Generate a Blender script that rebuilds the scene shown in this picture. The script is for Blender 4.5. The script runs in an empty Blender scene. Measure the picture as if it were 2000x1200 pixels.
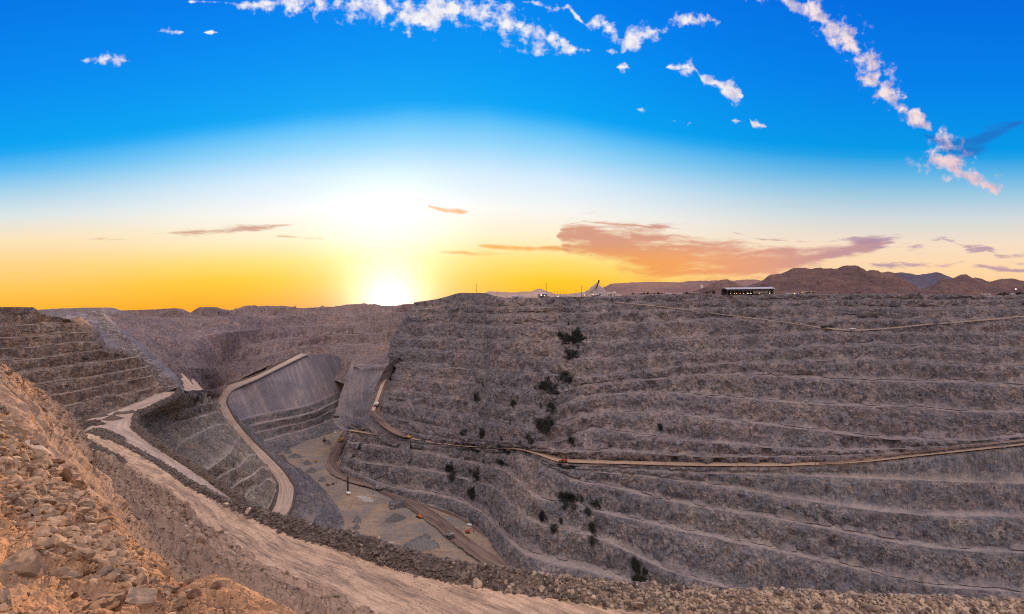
import bpy, math, random
import numpy as np
rng = np.random.default_rng(7)
random.seed(7)
sc = bpy.context.scene
C = sc.collection
R = math.radians

def lin(r, g, b):
    f = lambda c: (c / 255 / 12.92) if c / 255 <= 0.04045 else ((c / 255 + 0.055) / 1.055) ** 2.4
    return (f(r), f(g), f(b), 1.0)

# ------------------------------------------------------------------ camera, light, exposure
F = 1000.0                                   # focal length in photo pixels (photo is 2000 wide)
cam_d = bpy.data.cameras.new('camera')
cam_d.sensor_width = 36; cam_d.lens = 18.0
cam_d.clip_start = 0.5; cam_d.clip_end = 40000
cam = bpy.data.objects.new('camera', cam_d)
cam.location = (0, 0, 0); cam.rotation_euler = (R(90), 0, 0)
C.objects.link(cam); sc.camera = cam

SUN_AZ = math.atan2(-0.238, 1.0)             # left of straight ahead
SUN_EL = R(0.64)
sun_d = bpy.data.lights.new('sun', 'SUN')
sun_d.energy = 5.0; sun_d.angle = R(0.5); sun_d.color = (1.0, 0.55, 0.24)
sun = bpy.data.objects.new('sun', sun_d); C.objects.link(sun)
sun.rotation_euler = (R(90) - SUN_EL, 0, R(180) - SUN_AZ)
# lamp shines along its local -Z : check it points from the sun to the scene
from mathutils import Vector, Matrix
SUN_DIR = Vector((math.sin(SUN_AZ) * math.cos(SUN_EL), math.cos(SUN_AZ) * math.cos(SUN_EL), math.sin(SUN_EL)))
sun.rotation_euler = SUN_DIR.to_track_quat('Z', 'Y').to_euler()

sc.view_settings.view_transform = 'Standard'
sc.view_settings.look = 'None'
sc.view_settings.exposure = 0.6
sc.view_settings.gamma = 1.0
sc.cycles.use_denoising = False
sc.cycles.filter_width = 1.15
sc.cycles.sample_clamp_indirect = 4
sc.cycles.max_bounces = 5
sc.cycles.diffuse_bounces = 3
sc.cycles.volume_bounces = 1

class NB:
    """small node builder"""
    def __init__(s, tree): s.t = tree; s.n = tree.nodes; s.l = tree.links
    def new(s, ty, **kw):
        x = s.n.new(ty)
        for k, v in kw.items(): setattr(x, k, v)
        return x
    def put(s, sock, v):
        if v is None: return
        if hasattr(v, 'is_output'): s.l.new(v, sock)
        else:
            if hasattr(sock.default_value, '__len__') and not hasattr(v, '__len__'): v = [v] * len(sock.default_value)
            if hasattr(sock.default_value, '__len__'): v = list(v)[:len(sock.default_value)]
            sock.default_value = v
    def m(s, op, a, b=None, c=None, clamp=False):
        x = s.new('ShaderNodeMath', operation=op, use_clamp=clamp)
        for i, v in enumerate((a, b, c)):
            if v is not None: s.put(x.inputs[i], v)
        return x.outputs[0]
    def mix(s, f, a, b, blend='MIX'):
        x = s.new('ShaderNodeMix', data_type='RGBA', blend_type=blend)
        s.put(x.inputs[0], f); s.put(x.inputs[6], a); s.put(x.inputs[7], b)
        return x.outputs[2]
    def ramp(s, f, stops, interp='LINEAR'):
        x = s.new('ShaderNodeValToRGB'); e = x.color_ramp; e.interpolation = interp
        while len(e.elements) > 1: e.elements.remove(e.elements[-1])
        e.elements[0].position = stops[0][0]; e.elements[0].color = stops[0][1]
        for p, c in stops[1:]:
            k = e.elements.new(p); k.color = c
        s.put(x.inputs[0], f)
        return x.outputs[0]
    def step(s, f, a, b, o0=0.0, o1=1.0):
        x = s.new('ShaderNodeMapRange', interpolation_type='SMOOTHSTEP')
        s.put(x.inputs[0], f); s.put(x.inputs[1], a); s.put(x.inputs[2], b); s.put(x.inputs[3], o0); s.put(x.inputs[4], o1)
        return x.outputs[0]
    def curve(s, f, pts):
        x = s.new('ShaderNodeFloatCurve'); x.mapping.extend = 'HORIZONTAL'; cu = x.mapping.curves[0]
        pts = sorted(pts)
        cu.points[0].location = pts[0]; cu.points[1].location = pts[-1]
        for p in pts[1:-1]: cu.points.new(*p)
        for p in cu.points: p.handle_type = 'VECTOR'
        x.mapping.update()
        s.put(x.inputs['Value'], f)
        return x.outputs[0]
    def noise(s, vec, scale, detail=4, rough=0.55, dist=0.0, dim='3D', color=False):
        x = s.new('ShaderNodeTexNoise', noise_dimensions=dim)
        s.put(x.inputs['Vector'], vec); s.put(x.inputs['Scale'], scale); s.put(x.inputs['Detail'], detail)
        s.put(x.inputs['Roughness'], rough); s.put(x.inputs['Distortion'], dist)
        return x.outputs[1] if color else x.outputs[0]
    def vmul(s, v, k):
        x = s.new('ShaderNodeVectorMath', operation='MULTIPLY'); s.put(x.inputs[0], v); s.put(x.inputs[1], k)
        return x.outputs[0]
    def vadd(s, v, k):
        x = s.new('ShaderNodeVectorMath', operation='ADD'); s.put(x.inputs[0], v); s.put(x.inputs[1], k)
        return x.outputs[0]

def build_world():
    w = bpy.data.worlds.new('World'); sc.world = w; w.use_nodes = True
    t = w.node_tree; t.nodes.clear(); b = NB(t)
    d = b.new('ShaderNodeTexCoord').outputs['Generated']
    sp = b.new('ShaderNodeSeparateXYZ'); b.put(sp.inputs[0], d)
    x, y, z = sp.outputs
    az = b.m('ARCTAN2', x, y)                                   # 0 = straight ahead, + right
    el = b.m('ARCSINE', z)
    eld = b.m('MULTIPLY', el, 180 / math.pi)
    azn = b.m('ADD', b.m('MULTIPLY', az, 1 / (2 * math.pi)), 0.5, clamp=True)
    A = lambda deg: deg / 360 + 0.5
    # height (degrees / 30) of the edge where the pale dome gives way to clear blue
    B = b.curve(azn, [(0, .30), (A(-90), .33), (A(-60), .36), (A(-45), .41), (A(-31), .56), (A(-21.8), .645), (A(-11), .71), (A(-3), .715),
                      (A(6), .675), (A(16.7), .595), (A(26), .525), (A(35), .463), (A(45), .40), (A(60), .35), (A(90), .32), (1, .30)])
    s = b.m('DIVIDE', eld, b.m('MULTIPLY', B, 30.0))            # 0 horizon .. 1 edge
    sn = b.m('MULTIPLY', s, 1 / 4, clamp=True)
    q = lambda k: k / 4
    blue = [(q(1.02), lin(0, 164, 246)), (q(1.25), lin(0, 148, 244)), (q(1.6), lin(0, 124, 238)), (q(2.1), lin(0, 100, 215)), (q(2.7), (.6, .62, .85, 1)), (q(4), (1.35, 1.22, 1.3, 1))]
    edge = [(q(.68), lin(214, 236, 252)), (q(.82), lin(150, 214, 250)), (q(.92), lin(96, 194, 249)), (q(.98), lin(40, 174, 247))]
    near = b.ramp(sn, [(q(0), lin(255, 168, 0)), (q(.08), lin(255, 190, 0)), (q(.15), lin(255, 203, 20)), (q(.25), lin(255, 222, 110)), (q(.37), lin(255, 238, 196)), (q(.52), lin(248, 247, 242))] + edge + blue)
    far = b.ramp(sn, [(q(0), lin(255, 190, 146)), (q(.1), lin(255, 200, 146)), (q(.25), lin(255, 216, 168)), (q(.42), lin(246, 222, 198)), (q(.58), lin(210, 218, 220)),
                      (q(.72), lin(164, 204, 226)), (q(.86), lin(100, 182, 230)), (q(.97), lin(30, 160, 230)), (q(1.03), lin(0, 152, 232)), (q(1.4), lin(0, 130, 234)), (q(2.0), lin(0, 104, 222)), (q(2.8), lin(0, 80, 180)), (q(3.4), (.8, .78, .92, 1)), (q(4), (1.35, 1.22, 1.3, 1))])
    left = b.ramp(sn, [(q(0), lin(255, 184, 60)), (q(.12), lin(255, 200, 90)), (q(.28), lin(255, 214, 140)), (q(.44), lin(251, 228, 190)), (q(.58), lin(222, 230, 230)),
                       (q(.72), lin(174, 214, 236)), (q(.86), lin(100, 190, 242)), (q(.97), lin(30, 168, 242)), (q(1.03), lin(0, 162, 242)), (q(1.4), lin(0, 140, 240)), (q(2.0), lin(0, 112, 228)), (q(2.8), lin(0, 80, 180)), (q(3.4), (.8, .78, .92, 1)), (q(4), (1.35, 1.22, 1.3, 1))])
    back = b.ramp(sn, [(q(0), (.46, .37, .36, 1)), (q(.6), (.62, .51, .49, 1)), (q(1.4), (.90, .76, .74, 1)), (q(2.4), (1.25, 1.08, 1.06, 1)), (q(4), (1.5, 1.32, 1.32, 1))])
    azd = b.m('MULTIPLY', az, 180 / math.pi)
    col = b.mix(b.step(azd, 2.0, 36.0), near, far)
    col = b.mix(b.step(azd, -24.0, -46.0), col, left)
    aab = b.m('ABSOLUTE', azd)
    col = b.mix(b.step(aab, 52.0, 100.0), col, back)
    # the physical sky, a small share
    sky = b.new('ShaderNodeTexSky', sky_type='NISHITA', sun_disc=False)
    sky.sun_elevation = SUN_EL; sky.sun_rotation = SUN_AZ
    skc = b.mix(1.0, sky.outputs[0], (0.05, 0.05, 0.05, 1), 'MULTIPLY')
    col = b.mix(0.06, col, skc, 'ADD')
    # ---- clouds, laid out over the forward sky in tangent coordinates
    ys = b.m('MAXIMUM', y, 0.05)
    U = b.m('ADD', b.m('MULTIPLY', b.m('DIVIDE', x, ys), 0.5), 0.5)          # photo widths
    V = b.m('SUBTRACT', 0.5, b.m('MULTIPLY', b.m('DIVIDE', z, ys), 1 / 1.2))  # photo heights
    cx = b.new('ShaderNodeCombineXYZ'); b.put(cx.inputs[0], b.m('MULTIPLY', U, 2.0)); b.put(cx.inputs[1], b.m('MULTIPLY', V, 1.2))
    uv = cx.outputs[0]
    front = b.step(y, 0.1, 0.25)
    warp = b.noise(uv, 9.0, 3, color=True)
    uvw = b.vadd(uv, b.vmul(b.vadd(warp, (-.5, -.5, -.5)), (.03, .03, 0)))
    puff = b.noise(uvw, 36.0, 5, 0.6)
    puffb = b.noise(uvw, 10.0, 2, 0.5)
    pn = b.m('ADD', b.m('MULTIPLY', puff, 0.65), b.m('MULTIPLY', puffb, 0.35))
    flat = b.noise(b.vmul(uvw, (9.0, 52.0, 1)), 1.0, 6, 0.64)
    def band(P, coord=U, cross=V, dim=(2000, 1200), wmax=80.0):
        cc = b.curve(coord, [(min(max(p[0] / dim[0], 0), 1), p[1] / dim[1]) for p in P])
        ww = b.curve(coord, [(min(max(p[0] / dim[0], 0), 1), p[2] / wmax) for p in P])
        dist = b.m('ABSOLUTE', b.m('SUBTRACT', cross, cc))
        r = b.m('DIVIDE', b.m('ADD', dist, 0.0014), b.m('ADD', b.m('MULTIPLY', ww, wmax / dim[1]), 1e-4))
        return b.m('MAXIMUM', b.m('SUBTRACT', b.m('SUBTRACT', 1.0, r), b.m('MULTIPLY', b.m('LESS_THAN', ww, 0.02), 3.0)), -1.5)
    mx = lambda *a: a[0] if len(a) == 1 else b.m('MAXIMUM', a[0], mx(*a[1:]))
    hi = mx(band([(360, 4, 0), (372, 4, 7), (395, 4, 6), (440, 5, 4), (470, 10, 14), (560, 6, 26), (620, 8, 34), (670, 8, 34), (720, 10, 40), (790, 24, 46), (830, 26, 44), (880, 22, 36), (930, 32, 54), (970, 36, 52), (1010, 50, 42), (1060, 72, 34), (1100, 89, 24), (1125, 97, 15), (1150, 98, 9), (1162, 98, 0)]),
            band([(1010, 4, 0), (1040, 4, 8), (1080, 20, 20), (1110, 14, 8), (1140, 48, 6), (1180, 46, 24), (1215, 84, 26), (1280, 62, 24), (1340, 42, 22), (1400, 40, 18), (1415, 42, 0)]),
            band([(1180, 100, 0), (1196, 100, 16), (1210, 102, 0), (1240, 213, 0), (1252, 215, 12), (1266, 217, 0), (1298, 131, 0), (1330, 131, 20), (1352, 131, 18), (1364, 140, 0), (1372, 160, 14), (1400, 162, 16), (1425, 178, 24), (1442, 184, 24), (1454, 188, 0), (1464, 242, 0), (1474, 243, 12), (1490, 246, 8), (1504, 250, 0)]), band([(1200, 132, 0), (1218, 132, 14), (1232, 132, 0), (1300, 236, 0), (1314, 236, 6), (1340, 240, 10), (1358, 240, 0), (1424, 235, 0), (1438, 236, 7), (1452, 238, 0)]),
            band([(0, 1530, 80), (30, 1596, 70), (60, 1640, 60), (90, 1664, 48), (120, 1702, 44), (150, 1712, 40), (200, 1742, 40), (225, 1790, 40), (244, 1806, 34), (260, 1828, 46), (300, 1846, 56), (330, 1862, 64), (350, 1892, 58), (366, 1932, 30), (384, 1950, 0), (1200, 1950, 0)], V, U, (1200, 2000)),
            band([(150, 118, 0), (170, 118, 10), (210, 114, 18), (240, 118, 12), (262, 120, 0), (278, 62, 0), (290, 62, 7), (340, 62, 10), (372, 64, 0), (395, 64, 0), (412, 63, 9), (430, 64, 0)]))
    a_hi = b.step(b.m('ADD', b.m('MULTIPLY', hi, 0.5), b.m('MULTIPLY', b.m('SUBTRACT', pn, 0.5), 3.2)), 0.10, 0.60)
    a_hi = b.m('MULTIPLY', a_hi, b.step(hi, -0.75, -0.05))
    a_hi = b.m('MULTIPLY', a_hi, front)
    tone = b.noise(b.vadd(uvw, (0.004, -0.006, 0)), 30.0, 4, 0.6)
    c_hi = b.mix(b.step(U, .62, .86), b.mix(b.step(tone, .36, .58), lin(214, 214, 236), lin(255, 250, 246)), b.mix(b.step(tone, .34, .6), lin(176, 166, 206), lin(255, 232, 224)))
    c_hi = b.mix(b.step(V, .2, .29), c_hi, b.mix(.5, c_hi, lin(236, 184, 190)))
    col = b.mix(b.m('MULTIPLY', a_hi, .93), col, c_hi)
    lo = mx(band([(130, 468, 0), (190, 468, 9), (240, 469, 5), (285, 457, 2), (340, 456, 8), (400, 453, 13), (480, 446, 13), (560, 440, 6), (598, 437, 0)]),
            band([(520, 461, 0), (570, 463, 8), (630, 468, 6), (650, 478, 0), (665, 487, 2), (740, 488, 5), (820, 491, 3), (870, 492, 9), (920, 494, 11), (990, 497, 5), (1050, 496, 0)]),
            band([(815, 402, 0), (835, 402, 5), (870, 411, 9), (900, 412, 10), (925, 414, 0), (926, 479, 0), (830, 478, 0), (940, 480, 6), (1010, 484, 12), (1080, 484, 11), (1120, 490, 0)]))
    big = mx(band([(1085, 462, 0), (1105, 462, 40), (1150, 462, 50), (1200, 480, 60), (1260, 494, 64), (1330, 504, 64), (1400, 512, 58), (1480, 514, 50), (1560, 510, 34), (1640, 494, 24), (1700, 480, 17), (1740, 474, 8), (1760, 474, 0)]),
             band([(1050, 445, 0), (1100, 440, 3), (1140, 433, 9), (1200, 438, 7), (1240, 440, 7), (1280, 446, 3), (1330, 448, 0)]))
    wis = mx(band([(1450, 468, 0), (1520, 470, 6), (1600, 474, 9), (1680, 466, 16), (1740, 472, 22), (1800, 480, 20), (1840, 466, 8), (1890, 484, 16), (1925, 484, 14), (1950, 500, 16), (2000, 506, 26)]),
             band([(1640, 508, 0), (1740, 520, 12), (1840, 520, 16), (1880, 512, 10), (1940, 524, 8), (2000, 530, 10)]), band([(1230, 436, 0), (1280, 440, 8), (1340, 450, 8), (1410, 448, 7), (1500, 472, 6), (1560, 470, 0)]))
    fl = b.m('MULTIPLY', b.m('SUBTRACT', flat, 0.5), 2.0)
    a_lo = b.m('MULTIPLY', b.step(b.m('ADD', b.m('MULTIPLY', lo, .6), fl), .1, .6), b.m('MULTIPLY', b.step(lo, -.5, .3), front))
    a_bg = b.m('MULTIPLY', b.step(b.m('ADD', b.m('MULTIPLY', big, .9), b.m('MULTIPLY', fl, 1.25)), .0, .75), b.m('MULTIPLY', b.step(big, -.4, .3), front))
    a_ws = b.m('MULTIPLY', b.step(b.m('ADD', b.m('MULTIPLY', wis, .7), b.m('MULTIPLY', fl, 1.5)), .30, .75), b.m('MULTIPLY', b.step(wis, -.5, .4), front))
    c_lo = b.mix(b.step(b.m('ABSOLUTE', b.m('SUBTRACT', U, .43)), .06, .2), lin(250, 160, 20), lin(196, 140, 118))
    c_bg = b.ramp(U, [(.52, lin(240, 146, 40)), (.58, lin(242, 150, 70)), (.66, lin(244, 158, 92)), (.74, lin(228, 152, 122)), (.82, lin(190, 140, 150)), (.95, lin(178, 150, 172))])
    c_bg = b.mix(b.step(V, .385, .43), b.mix(.6, c_bg, lin(188, 138, 140)), c_bg)
    col = b.mix(b.m('MULTIPLY', a_lo, .8), col, c_lo)
    col = b.mix(b.m('MULTIPLY', a_bg, .88), col, c_bg)
    col = b.mix(b.m('MULTIPLY', a_ws, .8), col, b.mix(b.step(U, .64, .84), lin(206, 150, 136), lin(176, 142, 166)))
    # small dark blue wisps right of the streak
    dk = band([(1800, 262, 0), (1850, 285, 50), (1890, 290, 50), (1940, 262, 34), (1990, 240, 16), (2000, 238, 8)])
    a_dk = b.m('MULTIPLY', b.step(b.m('ADD', b.m('MULTIPLY', dk, .8), b.m('MULTIPLY', fl, .8)), .25, .8), b.m('MULTIPLY', b.step(dk, -.5, .3), front))
    col = b.mix(b.m('MULTIPLY', a_dk, .55), col, lin(40, 92, 178))
    # ---- glow of the sun on the horizon
    dt = b.new('ShaderNodeVectorMath', operation='DOT_PRODUCT'); b.put(dt.inputs[0], d); b.put(dt.inputs[1], tuple(SUN_DIR))
    th = b.m('MULTIPLY', b.m('ARCCOSINE', b.m('MINIMUM', dt.outputs[1], 0.9999999)), 180 / math.pi)
    ex = lambda k, p: b.m('EXPONENT', b.m('MULTIPLY', b.m('POWER', b.m('DIVIDE', th, k), p), -1.0))
    g1 = b.mix(1.0, (1.3, 1.05, .9, 1), ex(3.7, 1.9), 'MULTIPLY')
    d2 = b.new('ShaderNodeVectorMath', operation='DOT_PRODUCT'); b.put(d2.inputs[0], d); b.put(d2.inputs[1], (math.sin(SUN_AZ) * math.cos(R(7.5)), math.cos(SUN_AZ) * math.cos(R(7.5)), math.sin(R(7.5))))
    th2 = b.m('MULTIPLY', b.m('ARCCOSINE', b.m('MINIMUM', d2.outputs[1], 0.9999999)), 180 / math.pi)
    col = b.mix(1.0, col, b.mix(1.0, (.16, .17, .19, 1), b.m('EXPONENT', b.m('MULTIPLY', b.m('POWER', b.m('DIVIDE', th2, 7.0), 2.6), -1.0)), 'MULTIPLY'), 'ADD')
    g2 = b.mix(1.0, (.10, .14, .20, 1), ex(12, 2.0), 'MULTIPLY')
    g3 = b.mix(1.0, (9.0, 7.4, 5.0, 1), ex(.75, 2.0), 'MULTIPLY')
    col = b.mix(1.0, col, g1, 'ADD'); col = b.mix(1.0, col, g2, 'ADD'); col = b.mix(1.0, col, g3, 'ADD')
    col = b.mix(b.step(z, -.004, -.03), col, lin(92, 70, 62))
    bg = b.new('ShaderNodeBackground'); b.put(bg.inputs[0], col); bg.inputs[1].default_value = 0.66
    o = b.new('ShaderNodeOutputWorld'); t.links.new(bg.outputs[0], o.inputs[0])
    w.cycles.sampling_method = 'MANUAL'; w.cycles.sample_map_resolution = 1024
build_world()

# ------------------------------------------------------------------ noise in numpy
_perm = rng.permutation(256).astype(np.int32); _perm = np.concatenate([_perm, _perm])
_g = rng.normal(size=(256, 3)); _g = (_g / np.linalg.norm(_g, axis=1)[:, None]).astype(np.float32)
def perlin(p):
    p = np.asarray(p, np.float32); sh = p.shape[:-1]; p = p.reshape(-1, 3)
    i = np.floor(p).astype(np.int32); f = p - i; i &= 255
    w = f * f * f * (f * (f * 6 - 15) + 10)
    out = np.zeros(len(p), np.float32)
    for dx in (0, 1):
        hx = _perm[i[:, 0] + dx]; wx = w[:, 0] if dx else 1 - w[:, 0]
        for dy in (0, 1):
            hy = _perm[(hx + i[:, 1] + dy) & 255]; wy = w[:, 1] if dy else 1 - w[:, 1]
            for dz in (0, 1):
                g = _g[_perm[(hy + i[:, 2] + dz) & 255]]; wz = w[:, 2] if dz else 1 - w[:, 2]
                out += wx * wy * wz * (g[:, 0] * (f[:, 0] - dx) + g[:, 1] * (f[:, 1] - dy) + g[:, 2] * (f[:, 2] - dz))
    return (out * 1.5).reshape(sh)
def fbm(p, wl, octv=4, st=(1, 1, 1), ridged=False, gain=.5, seed=0.0):
    p = np.asarray(p, np.float32) / wl / np.array(st, np.float32) + np.float32(seed * 13.7)
    a = 1.0; tot = 0; out = 0
    for k in range(octv):
        n = perlin(p + k * 17.3)
        if ridged: n = 1 - 2 * np.abs(n)
        out = out + a * n; tot += a; a *= gain; p = p * 2.03
    return out / tot

# ------------------------------------------------------------------ lines and sheets
def P3(u, v, Y):
    u, v, Y = np.asarray(u, float), np.asarray(v, float), np.asarray(Y, float)
    return np.stack([Y * (u - 1000) / F, Y, Y * (600 - v) / F], -1)
def herm(q, k, t):
    q = np.asarray(q, float); k = np.asarray(k, float)
    h = np.diff(q); d = np.diff(k) / h
    m = np.zeros(len(q)); m[0] = d[0]; m[-1] = d[-1]
    for i in range(1, len(q) - 1):
        if d[i - 1] * d[i] > 0: m[i] = 2 * d[i - 1] * d[i] / (d[i - 1] + d[i])
    j = np.clip(np.searchsorted(q, t, 'right') - 1, 0, len(h) - 1)
    x = (t - q[j]) / h[j]; x = np.clip(x, 0, 1)
    return ((1 + 2 * x) * (1 - x) ** 2 * k[j] + x * (1 - x) ** 2 * h[j] * m[j] + x * x * (3 - 2 * x) * k[j + 1] + x * x * (x - 1) * h[j] * m[j + 1])
def YZ(u, v, c): return c if c > 0 else c * F / (600 - v)
def line(pts, n, mode='frac', depth=None):
    """polyline through control points (u, v, depth or -elevation), resampled to n world points"""
    u = np.array([p[0] for p in pts], float); v = np.array([p[1] for p in pts], float)
    q = (u - u[0]) / (u[-1] - u[0]) if mode == 'frac' else np.linspace(0, 1, len(u))
    t = np.linspace(0, 1, n)
    uu = herm(q, u, t); vv = herm(q, v, t)
    if depth is None:
        Y = np.exp(herm(q, np.log([YZ(*p) for p in pts]), t))
    else: Y = depth(uu, vv)
    return P3(uu, vv, Y)
def subdiv(lines, rows):
    out = []
    for a, b_, r in zip(lines[:-1], lines[1:], rows):
        for k in range(r):
            x = k / r; out.append(a * (1 - x) + b_ * x)
    out.append(lines[-1])
    return np.array(out)
def normals(P):
    du = np.gradient(P, axis=1); dv = np.gradient(P, axis=0)
    n = np.cross(du, dv); n /= np.linalg.norm(n, axis=2)[..., None] + 1e-9
    flip = (n * P).sum(2) > 0; n[flip] *= -1
    return n
SHEETS = {}
def mesh_from(name, co, faces_idx, nside, mat=None, smooth=True):
    me = bpy.data.meshes.new(name)
    co = np.ascontiguousarray(co, np.float32).reshape(-1, 3); faces_idx = np.ascontiguousarray(faces_idx, np.int32).reshape(-1)
    nf = len(faces_idx) // nside
    me.vertices.add(len(co)); me.vertices.foreach_set('co', co.ravel())
    me.loops.add(len(faces_idx)); me.loops.foreach_set('vertex_index', faces_idx)
    me.polygons.add(nf); me.polygons.foreach_set('loop_start', np.arange(nf, dtype=np.int32) * nside)
    me.polygons.foreach_set('use_smooth', np.full(nf, smooth))
    me.update(calc_edges=True)
    if mat: me.materials.append(mat)
    return me
def add(name, me, parent=None, kind=None, label=None, cat=None, group=None, loc=None):
    o = bpy.data.objects.new(name, me); C.objects.link(o)
    if parent: o.parent = parent
    if kind: o['kind'] = kind
    if label: o['label'] = label
    if cat: o['category'] = cat
    if group: o['group'] = group
    if loc is not None: o.location = loc
    return o
def grid_faces(r, c):
    i = np.arange((r - 1) * c).reshape(r - 1, c)[:, :-1]
    return np.stack([i, i + c, i + c + 1, i + 1], -1).reshape(-1, 4)
def grid_uv(P):
    a_ = np.zeros(P.shape[:2] + (2,)); a_[:, 1:, 0] = np.cumsum(np.linalg.norm(np.diff(P, axis=1), axis=2).mean(0))[None]; a_[1:, :, 1] = np.cumsum(np.linalg.norm(np.diff(P, axis=0), axis=2), axis=0)
    return a_
def sheet(name, P, mat, dust=None, attrs=None, smooth=True, uv=None, kind='structure', key=None, **kw):
    r, c = P.shape[:2]
    # faces wound so that the normal looks at the camera
    du = P[r // 2, min(c // 2 + 1, c - 1)] - P[r // 2, c // 2]; dv = P[min(r // 2 + 1, r - 1), c // 2] - P[r // 2, c // 2]
    f = grid_faces(r, c)
    if np.dot(np.cross(dv, du), P[r // 2, c // 2]) > 0: f = f[:, ::-1]
    me = mesh_from(name, P, f, 4, mat, smooth)
    if dust is not None:
        a = me.attributes.new('dust', 'FLOAT', 'POINT'); a.data.foreach_set('value', np.ascontiguousarray(dust, np.float32).ravel())
    for k, v in (attrs or {}).items():
        a = me.attributes.new(k, 'FLOAT', 'POINT'); a.data.foreach_set('value', np.ascontiguousarray(v, np.float32).ravel())
    if uv is not None:
        a = me.attributes.new('track', 'FLOAT_VECTOR', 'POINT')
        vec = np.zeros((r * c, 3), np.float32); vec[:, :2] = np.asarray(uv, np.float32).reshape(-1, 2); a.data.foreach_set('vector', vec.ravel())
    o = add(name, me, kind=kind, **kw)
    SHEETS[key or o.name] = P
    return o
def back_dir(P):
    b_ = P * np.array([1, 1, 0.]); return b_ / (np.linalg.norm(b_, axis=-1)[..., None] + 1e-9)
def smooth1(a, k):
    ker = np.ones(k) / k
    return np.apply_along_axis(lambda x: np.convolve(np.pad(x, (k, k), 'edge'), ker, 'same')[k:-k], 0, a)

def bench_wall(lines, widths, rowpx=1.7, jitter=1.0, wrap=0, talus=.35, seed=0, vis=None):
    """stepped rock wall: lines = crest lines from top to bottom; every line but the first carries a tread of the given width in metres"""
    n = lines[0].shape[0]
    # crest edges are broken: push them in and out
    L = [l.copy() for l in lines]
    rows, dust, face = [], [], []
    prev = L[0]
    for k in range(1, len(L)):
        cr = L[k]; bd = back_dir(cr)
        sep = np.linalg.norm((L[k - 1] - cr)[:, :2], axis=1)
        nz = fbm(np.c_[cr[:, :2], np.full(n, k * 37.)], 42, 4, seed=seed + k)
        vk = np.ones(n) if vis is None else vis(k)
        w = np.clip(widths[k] * (1 + 1.3 * jitter * nz) * (.25 + .75 * vk), .1, None)
        w = np.minimum(w, np.maximum(sep * .62, .15))
        if k < len(L) - 1:
            e = fbm(np.c_[cr[:, :2], np.full(n, k * 11.)], 15, 4, seed=seed + 5 + k) * np.minimum(sep * .16, 3.0) * jitter
            cr = cr + bd * e[:, None]
            dz = fbm(np.c_[cr[:, :2], np.full(n, k * 7.)], 25, 3, seed=seed + 9 + k)
            cr[:, 2] += dz * np.minimum(sep * .06, 1.1) * jitter
        toe = cr + bd * w[:, None]
        # rubble heaped at the toe
        tl = np.clip(fbm(np.c_[cr[:, :2], np.full(n, k * 3.)], 28, 4, seed=seed + 21 + k) * 1.8 + .25, 0, 1) * talus
        pu = np.median(np.linalg.norm((prev - toe), axis=1) / np.maximum(toe[:, 1], 1) * F)
        nf = int(np.clip(pu / rowpx, 3, 60))
        h = prev - toe
        for i in range(nf):
            x = i / nf                                  # 0 top .. 1 toe
            p = toe + h * (1 - x)
            # steep upper face, then a heap
            steep = bd * (sep * .10 * math.sin(math.pi * x))[:, None] if False else 0
            heap = np.clip((x - (1 - tl)) / np.maximum(tl, 1e-3), 0, 1)
            lean = (1 - heap) * x * .28
            p = p + bd * (np.minimum(sep, 16) * lean * .9)[:, None] - bd * (np.minimum(w * .8, 4) * heap ** 1.5)[:, None] * 1.0
            rows.append(p); dust.append(heap * .6); face.append(np.full(n, min(1.0, 4 * x * (1 - x) + .15)))
        nt = 3
        for i in range(nt):
            x = i / nt
            p = toe * (1 - x) + cr * x
            rows.append(p); dust.append(vk * np.clip(1 + 1.5 * nz, .1, 1)); face.append(np.full(n, .12) + .5 * (1 - vk))
        prev = cr
    rows.append(prev); dust.append(np.full(n, .8)); face.append(np.full(n, .2))
    P = np.array(rows); D_ = np.array(dust); Fc = np.array(face)
    if wrap:
        for side in ((-1,) if wrap == 1 else (0,)):
            e = P[:, side]; bd = back_dir(e)
            dn = np.clip((-e[:, 2] - 10) / 90, 0, 1)[:, None] if side == 0 else 1.0
            if wrap == 3: dn = 0
            ex = np.stack([e + bd * d + dn * np.array([-lx_ if side == 0 else lx_ * .3, 0, 0]) for d, lx_ in ((5, 6), (16, 14), (40, 24), (100, 34))], 1)
            if side == -1:
                P = np.concatenate([P, ex], 1); D_ = np.concatenate([D_, np.repeat(D_[:, -1:], 4, 1)], 1); Fc = np.concatenate([Fc, np.repeat(Fc[:, -1:], 4, 1)], 1)
            else:
                P = np.concatenate([ex[:, ::-1], P], 1); D_ = np.concatenate([np.repeat(D_[:, :1], 4, 1), D_], 1); Fc = np.concatenate([np.repeat(Fc[:, :1], 4, 1), Fc], 1)
    return P, D_, Fc
def rough(P, mask, specs, seed=0):
    """push the surface along its normal by sums of noise: specs = (wavelength, amplitude, stretch, ridged, octaves)"""
    N = normals(P); d = 0
    for k, (wl, am, st, rd, oc) in enumerate(specs):
        n = fbm(P, wl, oc, st, rd, seed=seed + k * 3.1)
        d = d + am * (n - (.35 if rd else 0))
    return P + N * (d * mask)[..., None], d

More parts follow.
